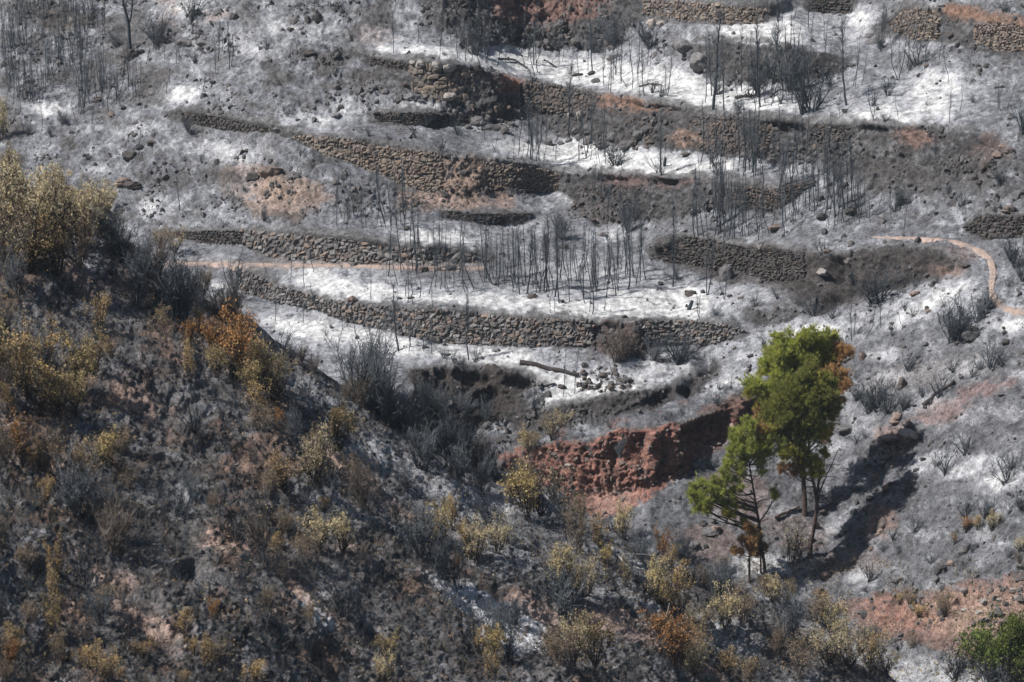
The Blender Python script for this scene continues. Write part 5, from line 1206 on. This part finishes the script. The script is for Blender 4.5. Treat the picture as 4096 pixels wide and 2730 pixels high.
# burnt brush on the near slope, partly hand placed
for a in [(1420, 1620, 300, 'brush', .8), (1480, 1610, 280, 'brush', .8), (1520, 1640, 200, 'brush'), (740, 1300, 300, 'brush', .8), (560, 1210, 230, 'brush', .8), (690, 1270, 250, 'brush', .8), (640, 1180, 160, 'bare'), (940, 1200, 200, 'bare', .6), (460, 1110, 90, 'bare'), (330, 2020, 230, 'brush'), (400, 2030, 220, 'brush'), (740, 2050, 160, 'bare'), (720, 2050, 120, 'bare'),
          (1700, 2300, 170, 'bare', .6), (1790, 2360, 200, 'bare', .7), (1830, 2370, 150, 'bare', .6), (1970, 2400, 150, 'brushb', .7), (1950, 2620, 210, 'brush', .8), (1870, 2590, 170, 'bare', .8), (2250, 2480, 230, 'brush'), (2080, 1960, 130, 'bare', .6), (1940, 1940, 150, 'brush', .6), (1850, 1900, 150, 'brush'), (1700, 1840, 150, 'brush'), (2240, 2060, 170, 'bare'), (2450, 2120, 90, 'bare'),
          (2560, 2260, 120, 'brush'), (2720, 2250, 130, 'brush', .9), (2850, 2430, 170, 'brush', .7), (2900, 2350, 110, 'brush'), (3130, 2590, 200, 'brush', .8), (1560, 1700, 190, 'brush'), (1620, 1720, 170, 'brush'), (950, 2400, 200, 'bare', .4), (1130, 2330, 190, 'brushb', .9), (1080, 2310, 160, 'bare')]:
    shrub(*a)
rr = random.Random(8)
for i in range(60):
    u = rr.uniform(380, 2100); v = float(np.interp(u, ub, bdv)) + rr.uniform(4, 45)
    shrub(u, v, rr.uniform(60, 190), rr.choice(['brush', 'brush', 'bare', 'brushb']), rr.uniform(.6, 1.1))
nb = sum(1 for o in COL.objects if o.name.startswith('burnt_shrub'))
while nb < 296:
    u = rr.uniform(-20, 3550); v = rr.uniform(600, 2800)
    if not near(u, v): continue
    h = rr.uniform(90, 190) * (1.0 + .25 * (v > 2000))
    shrub(u, v, h, rr.choice(['brush', 'brush', 'brushb', 'bare', 'brush']), rr.uniform(.6, 1.0)); nb += 1

# fine burnt stems: masses nobody could count
def stem_mass(name, n, dens, mat, seed, nearside, hmin, hmax, r=.006):
    rng = np.random.default_rng(seed); acc = Acc(); U_, V_ = [], []
    while len(U_) < n:
        u = rng.uniform(-60, 4160, 3000); v = rng.uniform(-60, 2800, 3000)
        k = rng.random(3000) < dens(u, v)
        nb_ = (v > np.interp(u, ub, bdv) + 3) & (u < 3580)
        k &= nb_ if nearside else ~nb_
        U_ += list(u[k]); V_ += list(v[k])
    U_ = np.array(U_[:n]); V_ = np.array(V_[:n])
    P = posB(U_, V_) if nearside else posA(U_, V_)
    for i in range(n):
        h = rng.uniform(hmin, hmax)
        for _ in range(rng.integers(1, 4)):
            c = curve(P[i] - np.array([0, 0, .04]), (rng.normal() * .45, rng.normal() * .45, 1), h * rng.uniform(.5, 1), 3, rng, .16)
            acc.tube(c, (r, r * .8, r * .6, r * .4), 3)
            acc.tube(curve(c[1], c[2] - c[1] + rng.normal(size=3) * .12, h * .4, 2, rng, .2), (r * .7, r * .5, r * .4), 3)
    tag(link(name, acc.mesh(name, mat)), kind='stuff')
stem_mass('burnt_stems', 3600, lambda u, v: np.clip(.5 - .3 * fieldA(ASHs, u, v), 0, 1), M_TWIG, 31, False, .25, 1.0)
stem_mass('charred_undergrowth', 8500, lambda u, v: .4 + .5 * (pn2(u, v, 130, 62) > -.1), M_CHAR, 32, True, .25, .9, .006)
stem_mass('brown_undergrowth', 3600, lambda u, v: .4 + .5 * (pn2(u, v, 130, 64) > 0), M_TWIGB, 33, True, .2, .7, .006)
def litter(name, n, mat, seed, nearside, size, thr):
    rng = np.random.default_rng(seed); acc = Acc(); U_, V_ = [], []
    while len(U_) < n:
        u = rng.uniform(-60, 4160, 9000); v = rng.uniform(-60, 2800, 9000)
        k = pn2(u, v, 120, seed) + .6 * pn2(u, v, 40, seed + 1) > thr
        nb_ = (v > np.interp(u, ub, bdv) + 3) & (u < 3580)
        k &= nb_ if nearside else (~nb_ & (u > 2900) & (v > 2250))
        U_ += list(u[k]); V_ += list(v[k])
    P = (posB if nearside else posA)(np.array(U_[:n]), np.array(V_[:n])) + np.array([0, 0, .03])
    acc.leaves(P, size, .8, rng)
    tag(link(name, acc.mesh(name, mat)), kind='stuff')
litter('dry_leaf_litter', 16000, M_BROWN, 70, True, .08, .15)
litter('dry_grass', 5000, M_OCH, 72, True, .08, .3)
litter('straw_grass', 4000, M_CREAM, 74, False, .13, .0)

# ------------------------------------------------------------------ logs and fallen wood
def log(line, r, name='fallen_log', label='', mat=M_CHARB, cat='log', lift=.12, twigs=0):
    rng = np.random.default_rng(abs(int(line[0][0])))
    P = np.array([pos(*p_) for p_ in line]) + np.array([0, 0, lift])
    c = P[0].copy(); acc = Acc()
    pts = np.concatenate([P[i] + (P[i + 1] - P[i]) * np.linspace(0, 1, 5)[:-1, None] for i in range(len(P) - 1)] + [P[-1:]])
    n = len(pts); pts += rng.normal(size=pts.shape) * r * .15
    acc.tube(pts - c, np.linspace(r, r * .62, n), 9)
    acc.add(np.concatenate([[pts[0] - c]] + [[pts[0] - c + np.array([0, r * math.cos(a), r * math.sin(a)])] for a in np.linspace(0, 6.28, 8)[:-1]]), np.array([[0, i + 1, (i + 1) % 7 + 1] for i in range(7)]))
    for _ in range(twigs):
        j = rng.integers(1, n - 1)
        acc.tube(curve(pts[j] - c, pts[j + 1] - pts[j] + rng.normal(size=3) * .4 + np.array([0, 0, .2]), rng.uniform(.5, 1.4), 4, rng, .2), np.linspace(r * .35, .008, 5), 4)
    o = link(name, acc.mesh(name, mat, True), loc=c); tag(o, label, cat, 'fallen burnt wood'); return o
log([(2085, 1468), (2200, 1484), (2314, 1502)], .17, label='long charred trunk lying on white ash above the stream rubble')
log([(2738, 1172), (2783, 1174)], .16, label='short sawn black log on the white terrace')
log([(1993, 240), (2060, 246), (2090, 262), (2110, 272)], .07, label='crooked thin log lying on the top white terrace', twigs=3)
log([(2175, 248), (2190, 252), (2222, 264)], .06, label='small forked branch on the ash beside the saplings', twigs=2, cat='branch')
log([(2178, 1563), (2222, 1545)], .08, label='short charred stick across the ash near the stream rubble')
log([(2938, 395), (2990, 388), (3040, 390)], .12, label='black fallen trunk at the foot of the leaning shrub', twigs=9)
log([(3080, 395), (3120, 372), (3160, 378)], .06, label='crooked dark branch behind the leaning shrub', twigs=4, cat='branch')
log([(3700, 1640), (3760, 1585), (3830, 1545)], .13, label='charred trunk lying up the slope right of the pines')
log([(2560, 362), (2600, 348), (2645, 352)], .06, label='thin dark branch on the ash at top centre', twigs=3, cat='branch')
log([(1640, 558), (1660, 530), (1636, 525)], .06, label='snapped branch on the grey terrace above the tan wall', twigs=6, cat='branch')
log([(3100, 2090), (3160, 2055), (3200, 2035)], .09, label='pale brown log on the ash left of the rear pine trunk', mat=M_BARK)
log([(2420, 2240), (2460, 2290), (2500, 2350)], .05, label='bleached bare branch lying down the near slope', mat=M_WOOD, cat='branch', twigs=2)
log([(2620, 2510), (2680, 2535), (2740, 2560)], .05, label='weathered grey branches beside the rust bush', mat=M_WOOD, cat='branch', twigs=5)
log([(-10, 1655), (20, 1670), (50, 1690)], .035, label='pale curled root tangle at the left edge', mat=M_WOOD, cat='branch', twigs=7)
def snag(u, v, h, r, label, mat=M_CHAR, br=0):
    rng = np.random.default_rng(int(u)); p_ = pos(u, v); H = h / scale_at(p_); acc = Acc()
    c = curve((0, 0, -.2), (rng.normal() * .1, 0, 1), H + .2, 5, rng, .07)
    acc.tube(c, np.linspace(r, r * .7, 6), 7)
    for _ in range(br): acc.tube(curve(c[rng.integers(1, 5)], (rng.normal(), rng.normal(), .9), H * .6, 4, rng, .25), np.linspace(r * .5, r * .12, 5), 4)
    tag(link('burnt_snag', acc.mesh('burnt_snag', mat, True), loc=p_), label, 'tree stump')
snag(2654, 660, 36, .11, 'short square black stump beside a twiggy tree on the middle terrace')
snag(1963, 277, 9, .12, 'low cut stump on the top terrace edge')
snag(2752, 1235, 40, .14, 'knobbly black stump on bright ash below the short log', br=2)
snag(2515, 2365, 110, .055, 'bleached grey forked snag standing on the near slope', M_WOOD, 5)
snag(2400, 2110, 60, .04, 'small bleached snag below the red cliff', M_WOOD, 5)
snag(3260, 2010, 200, .05, 'leaning dead pine pole behind the front pine', M_BARK, 8)

# ------------------------------------------------------------------ pines
def pine(name, base_px, trunk, clumps, r0, label, dens=1.0, extra=(), depth=0.0):
    """trunk and clumps in crop pixels (origin 2650,1250, .425); clumps = (x, y, rx, ry, colour, dy)"""
    rng = np.random.default_rng(int(base_px[0] * 3))
    cv = lambda x, y: (2650 + x * .425, 1250 + y * .425)
    b0 = pos(*base_px) ; s_ = scale_at(b0)
    def w(x, y, d=0.0):
        u, v = cv(x, y)
        return np.array([(u - base_px[0]) / s_, d, (base_px[1] - v) / s_ / CP - d * .26 * -1 * 0])
    tr, lb = Acc(), Acc()
    T = [w(x, y, d) for x, y, d in trunk]
    T[0][2] -= .25
    T = np.array(T); n = len(T)
    # resample
    tt = np.linspace(0, n - 1, n * 4); T2 = np.array([[np.interp(t_, range(n), T[:, k]) for k in range(3)] for t_ in tt])
    T2[1:-1] = (T2[:-2] + 2 * T2[1:-1] + T2[2:]) / 4
    tr.tube(T2, r0 * (np.linspace(1.0, .12, len(T2)) + .25 * np.exp(-np.arange(len(T2)) * .9)), 9)
    needles = {'g': Acc(), 'y': Acc(), 'b': Acc()}
    for cl_ in clumps:
        x, y, rx_, ry_, col = cl_[:5]; d = cl_[5] if len(cl_) > 5 else rng.normal() * rx_ * .425 / s_ * .8 - (.5 if col == 'b' else 0)
        den = cl_[6] if len(cl_) > 6 else 1.0
        c = w(x, y, d); R_ = np.array([rx_ * .425 / s_, rx_ * .425 / s_ * .95, ry_ * .425 / s_ / CP]) * (1.08 + .16 * (den < .9)); den = max(den, .45) * .85
        # limb from trunk, joining lower than the clump
        zt = c[2] - abs(c[0] - np.interp(c[2], T2[:, 2], T2[:, 0])) * .45 - R_[2] * .6
        zt = min(max(zt, T2[int(len(T2) * .25), 2]), T2[-2, 2])
        p0 = np.array([np.interp(zt, T2[:, 2], T2[:, k]) for k in range(3)])
        mid = (p0 + c) / 2 + rng.normal(size=3) * .12 - np.array([0, 0, .12])
        L = np.array([p0, (p0 + mid) / 2 + rng.normal(size=3) * .04, mid, (mid + c) / 2 + rng.normal(size=3) * .06, c])
        rl = .018 + .03 * min(1, np.linalg.norm(c - p0) / 3)
        lb.tube(L, np.linspace(rl * 1.3, rl * .5, 5), 5)
        nt_ = int(470 * den * dens * max(.25, (R_[0] * R_[2]) / .55))
        ns = max(5, int(nt_ / 26))
        sd = rng.normal(size=(ns, 3)); sd[:, 2] += .3; sd /= np.linalg.norm(sd, axis=1)[:, None]
        sc = c + sd * R_ * rng.uniform(.4, 1.08, ns)[:, None]
        pick = rng.integers(0, ns, nt_)
        off = rng.normal(size=(nt_, 3)) * np.array([1, 1, 1.15])
        Q = sc[pick] + off * R_.mean() * rng.uniform(.15, .30, ns)[pick][:, None]
        dr = off * .35 + sd[pick] * .5
        # twigs to some tufts
        for q_ in Q[rng.random(nt_) < .16]:
            lb.tube(np.array([c + (q_ - c) * .15 + rng.normal(size=3) * .05, (c + q_) / 2 - np.array([0, 0, .05]), q_]), (.012, .008, .004), 3)
        k = 16
        PP = np.repeat(Q, k, 0)
        DD = np.repeat(dr * .8 + np.array([0, 0, .75]), k, 0) + rng.normal(size=(nt_ * k, 3)) * .5
        DD /= np.linalg.norm(DD, axis=1)[:, None]
        PP = PP + rng.normal(size=PP.shape) * .025
        Ln = rng.uniform(.14, .27, nt_ * k)[:, None]
        Wd = np.cross(DD, rng.normal(size=DD.shape)); Wd /= np.linalg.norm(Wd, axis=1)[:, None] + 1e-9
        V = np.stack([PP - Wd * .013, PP + Wd * .013, PP + DD * Ln], 1).reshape(-1, 3)
        needles[col].add(V, np.arange(len(V)).reshape(-1, 3))
    for L in extra:
        pts = np.array([w(x, y, d) for x, y, d in L])
        lb.tube(pts, np.linspace(.05, .012, len(pts)), 5)
        for _ in range(9):
            j = rng.integers(0, len(pts) - 1); p0 = pts[j] + (pts[j + 1] - pts[j]) * rng.random()
            lb.tube(curve(p0, pts[j + 1] - pts[j] + rng.normal(size=3) * .5, rng.uniform(.4, 1.2), 4, rng, .15, .04), (.012, .01, .008, .006, .003), 3)
    # dead side twigs along the lower stem
    for _ in range(26):
        f = rng.uniform(.12, .6); j = int(f * len(T2)); a = rng.uniform(0, 6.28)
        c_ = curve(T2[j], (math.cos(a), math.sin(a), .35), rng.uniform(.5, 1.6), 4, rng, .16, .03)
        lb.tube(c_, (.014, .011, .009, .006, .003), 3)
        for _k in range(3): lb.tube(curve(c_[2], rng.normal(size=3), .4, 2, rng, .2), (.006, .005, .003), 3)
    root = bpy.data.objects.new(name, None); COL.objects.link(root); root.location = b0
    t_ = link('trunk', tr.mesh('trunk', M_BARK, True), root); link('limbs', lb.mesh('limbs', M_BARK), root)
    for c_, nm, m_, lab in (('g', 'crown', M_PINE, None), ('y', 'yellowing_foliage', M_PINEY, 'yellow green needles'), ('b', 'scorched_foliage', M_PINEB, 'heat browned needles')):
        if needles[c_].n: tag(link(nm, needles[c_].mesh(nm, m_), root), lab)
    tag(root, label, 'pine tree')
g, y_, b_ = 'g', 'y', 'b'
pine('pine_tree', (3222, 2055), [(1345, 1894, 0), (1340, 1750, 0), (1325, 1550, .1), (1300, 1250, .2), (1290, 950, .3), (1320, 650, .3), (1350, 400, .3), (1390, 260, .3)],
     [(1410, 200, 110, 75, g), (1270, 235, 110, 85, g), (1140, 290, 110, 85, g), (1050, 390, 110, 95, g), (975, 480, 90, 90, g), (1350, 320, 130, 110, g), (1210, 400, 120, 100, g), (1460, 290, 60, 90, g), (1330, 450, 120, 90, g), (1130, 470, 100, 80, g),
      (940, 550, 55, 60, g), (1090, 560, 115, 95, g, -1.2), (1060, 650, 90, 60, g, -1), (820, 660, 85, 75, g, -.5), (880, 720, 100, 90, g, -.6), (950, 790, 70, 80, g), (790, 730, 60, 70, y_), (1530, 370, 95, 100, g), (1470, 440, 90, 70, y_), (1570, 250, 45, 50, y_),
      (1690, 370, 75, 65, b_), (1620, 330, 60, 60, b_), (1600, 460, 110, 80, b_), (1520, 520, 90, 70, b_), (1650, 560, 105, 90, b_), (1600, 680, 110, 90, b_, .8), (1610, 790, 70, 70, b_, .8, .7), (900, 850, 60, 60, b_), (950, 900, 50, 50, b_), (870, 970, 38, 40, b_), (870, 1050, 50, 40, b_),
      (1500, 600, 90, 90, g, 1.2), (1230, 560, 110, 100, g, .8), (1180, 700, 110, 90, g, .8), (1590, 1180, 90, 60, b_, .8, .5), (1530, 1130, 60, 60, b_, .9, .4), (1250, 1300, 90, 60, y_, .8, .5), (1400, 1150, 70, 70, b_, 1, .3)],
     .155, 'tall rear pine with dense green crown and heat browned right side', 1.0)
pine('pine_tree', (3239, 2222), [(1385, 2290, 0), (1398, 2150, 0), (1430, 1994, 0), (1450, 1774, 0), (1425, 1640, 0), (1400, 1544, 0), (1370, 1340, 0), (1352, 1100, 0), (1338, 800, 0), (1338, 600, 0), (1345, 450, 0)],
     [(1350, 470, 75, 60, g, -.2), (1310, 560, 110, 75, g, -.4), (1250, 650, 130, 100, g, -.6), (1430, 600, 90, 70, y_, -.4), (1470, 670, 120, 95, g, -.5), (1380, 740, 150, 100, g, -.8), (1540, 720, 65, 80, g), (1150, 740, 100, 80, g), (1110, 850, 130, 80, g, -.5, .8), (1000, 950, 75, 65, g, 0, .9),
      (1080, 1010, 110, 70, g, -.2, .6), (1250, 850, 120, 90, g, -.3, .55), (1480, 840, 110, 90, g, 0, .5), (1560, 950, 80, 70, g, .2, .35), (1200, 1050, 120, 80, g, 0, .4), (1340, 980, 90, 90, g, .5, .3), (1470, 1065, 55, 36, y_, -.3, 1.3), (1110, 1130, 100, 60, g, 0, .35), (1020, 900, 90, 80, g, -.4, .8), (960, 1040, 80, 60, g, -.3, .7), (1160, 950, 110, 80, g, -.7, .8), (1300, 900, 110, 90, g, -.9, .7), (1420, 950, 100, 90, g, -.6, .6), (1560, 800, 80, 90, g, -.2, .8), (1580, 880, 70, 80, g, .2, .6), (1280, 1120, 120, 80, g, -.5, .6), (1450, 1150, 90, 80, g, -.2, .5), (1000, 1120, 80, 60, y_, 0, .5), (1190, 1180, 110, 70, g, -.4, .7),
      (1180, 1290, 75, 50, y_, -.4, 1.2), (1280, 1270, 70, 45, g, -.4), (1250, 1340, 80, 50, y_, -.2, .8), (1400, 1390, 90, 50, y_, -.5, 1.1), (1440, 1440, 60, 40, y_, -.5), (1250, 1420, 90, 50, b_, -.2, .7), (1150, 1440, 60, 50, b_, 0, .7), (1230, 1520, 60, 40, b_, 0, .6), (1380, 1490, 60, 40, y_, -.3, .6), (1510, 1310, 28, 50, y_), (1460, 900, 50, 60, b_, .4, .5), (1400, 830, 50, 40, b_, .5, .5)],
     .125, 'front green pine with bare curved dark trunk and open lower crown', .95,
     extra=[[(1450, 1800, 0), (1480, 1640, -.1), (1530, 1500, -.2), (1590, 1370, -.2), (1630, 1260, -.2)], [(1450, 1760, 0), (1465, 1600, .2), (1510, 1470, .3), (1520, 1350, .4)], [(1440, 1900, 0), (1510, 1860, -.3), (1580, 1780, -.4), (1560, 1700, -.5)]])
pine('pine_tree', (3063, 2338), [(975, 2560, 0), (960, 2380, 0), (930, 2200, 0), (905, 2000, 0), (875, 1830, 0), (835, 1620, 0), (805, 1450, 0), (785, 1300, 0), (768, 1180, 0), (760, 1050, 0)],
     [(760, 1050, 55, 65, g), (710, 1130, 75, 65, g), (810, 1150, 80, 75, g), (650, 1190, 55, 45, g), (640, 1130, 45, 40, g), (880, 1130, 75, 60, y_), (900, 1210, 90, 65, g, 0, .8), (1000, 1160, 90, 55, y_, .2, .7), (630, 1320, 50, 50, g, 0, .8), (730, 1280, 90, 70, g, 0, .6), (850, 1350, 80, 70, g, .3, .4), (700, 1400, 60, 60, g, .2, .4),
      (570, 1430, 38, 60, g, -.6), (545, 1530, 75, 55, g, -.6), (510, 1600, 70, 55, g, -.7), (550, 1660, 65, 50, g, -.6), (330, 1570, 75, 55, g, -.8), (270, 1650, 70, 60, g, -.9), (350, 1700, 85, 60, g, -.9, .9), (390, 1790, 60, 45, y_, -.8), (290, 1760, 60, 45, g, -.8, .8), (585, 1860, 42, 60, y_, -.7, 1.3), (560, 1760, 60, 50, g, -.6, .7), (690, 1780, 60, 40, y_, -.3, .6), (720, 1660, 60, 60, g, .2, .4), (1030, 1700, 36, 36, g, 0, .7), (620, 1560, 50, 40, g, -.4, .6), (930, 1080, 60, 40, b_, .2, .7), (740, 1930, 50, 30, y_, -.3, .5), (680, 1240, 80, 60, g, -.2, .8), (780, 1230, 90, 70, g, -.4, .8), (870, 1270, 90, 70, g, 0, .7), (960, 1290, 80, 60, g, .2, .6), (620, 1410, 50, 50, g, -.3, .6), (790, 1420, 90, 60, g, -.2, .5), (910, 1430, 80, 60, g, .2, .5), (700, 1500, 70, 50, g, -.2, .5), (1080, 1240, 60, 40, g, .4, .6), (440, 1640, 70, 50, g, -.8, .8), (470, 1740, 60, 50, g, -.6, .6), (650, 1700, 60, 50, g, -.3, .5)],
     .095, 'slim left pine with green tufts on low branches reaching left', .9,
     extra=[[(905, 2000, 0), (780, 1975, -.2), (600, 1950, -.4), (420, 1880, -.7), (340, 1800, -.8)], [(880, 1850, 0), (760, 1760, -.2), (640, 1660, -.5)], [(905, 1950, 0), (980, 1850, .1), (1040, 1740, .1), (1090, 1660, .1)]])
pine('young_pine', (2996, 2330), [(816, 2545, 0), (815, 2350, 0), (810, 2150, 0), (805, 2030, 0), (800, 1950, 0)],
     [(803, 1990, 40, 60, b_), (795, 2080, 65, 55, b_), (760, 2140, 60, 45, b_), (690, 2210, 50, 40, b_), (850, 2150, 50, 60, b_), (810, 2190, 50, 40, b_)], .07, 'young pine with all its needles browned, beside the slim pine', 1.1)
pine('young_pine', (3045, 2290), [(925, 2440, 0), (922, 2300, 0), (915, 2180, 0), (900, 2080, 0)],
     [(890, 2080, 38, 45, y_), (900, 2140, 45, 50, b_), (930, 2200, 40, 60, b_), (880, 2220, 40, 40, b_)], .06, 'small orange topped scorched pine tight against the slim pine trunk', 1.1)

flush()
def haze():
    lo, hi = (-60, -8, -20), (60, 420, CAMZ + 12)
    bm = bmesh.new(); bmesh.ops.create_cube(bm, size=1)
    m_ = bpy.data.meshes.new('haze'); bm.to_mesh(m_); bm.free()
    o = link('haze', m_); o.location = [(a + b) / 2 for a, b in zip(lo, hi)]; o.scale = [b - a for a, b in zip(lo, hi)]
    mt = bpy.data.materials.new('thin_summer_haze'); mt.use_nodes = True; nt = mt.node_tree
    nt.nodes.remove(nt.nodes['Principled BSDF'])
    pv = nt.nodes.new('ShaderNodeVolumePrincipled'); pv.inputs['Color'].default_value = (.72, .86, 1, 1); pv.inputs['Density'].default_value = .0001
    nt.links.new(pv.outputs[0], nt.nodes['Material Output'].inputs['Volume'])
    m_.materials.append(mt); tag(o, kind='stuff')
haze()
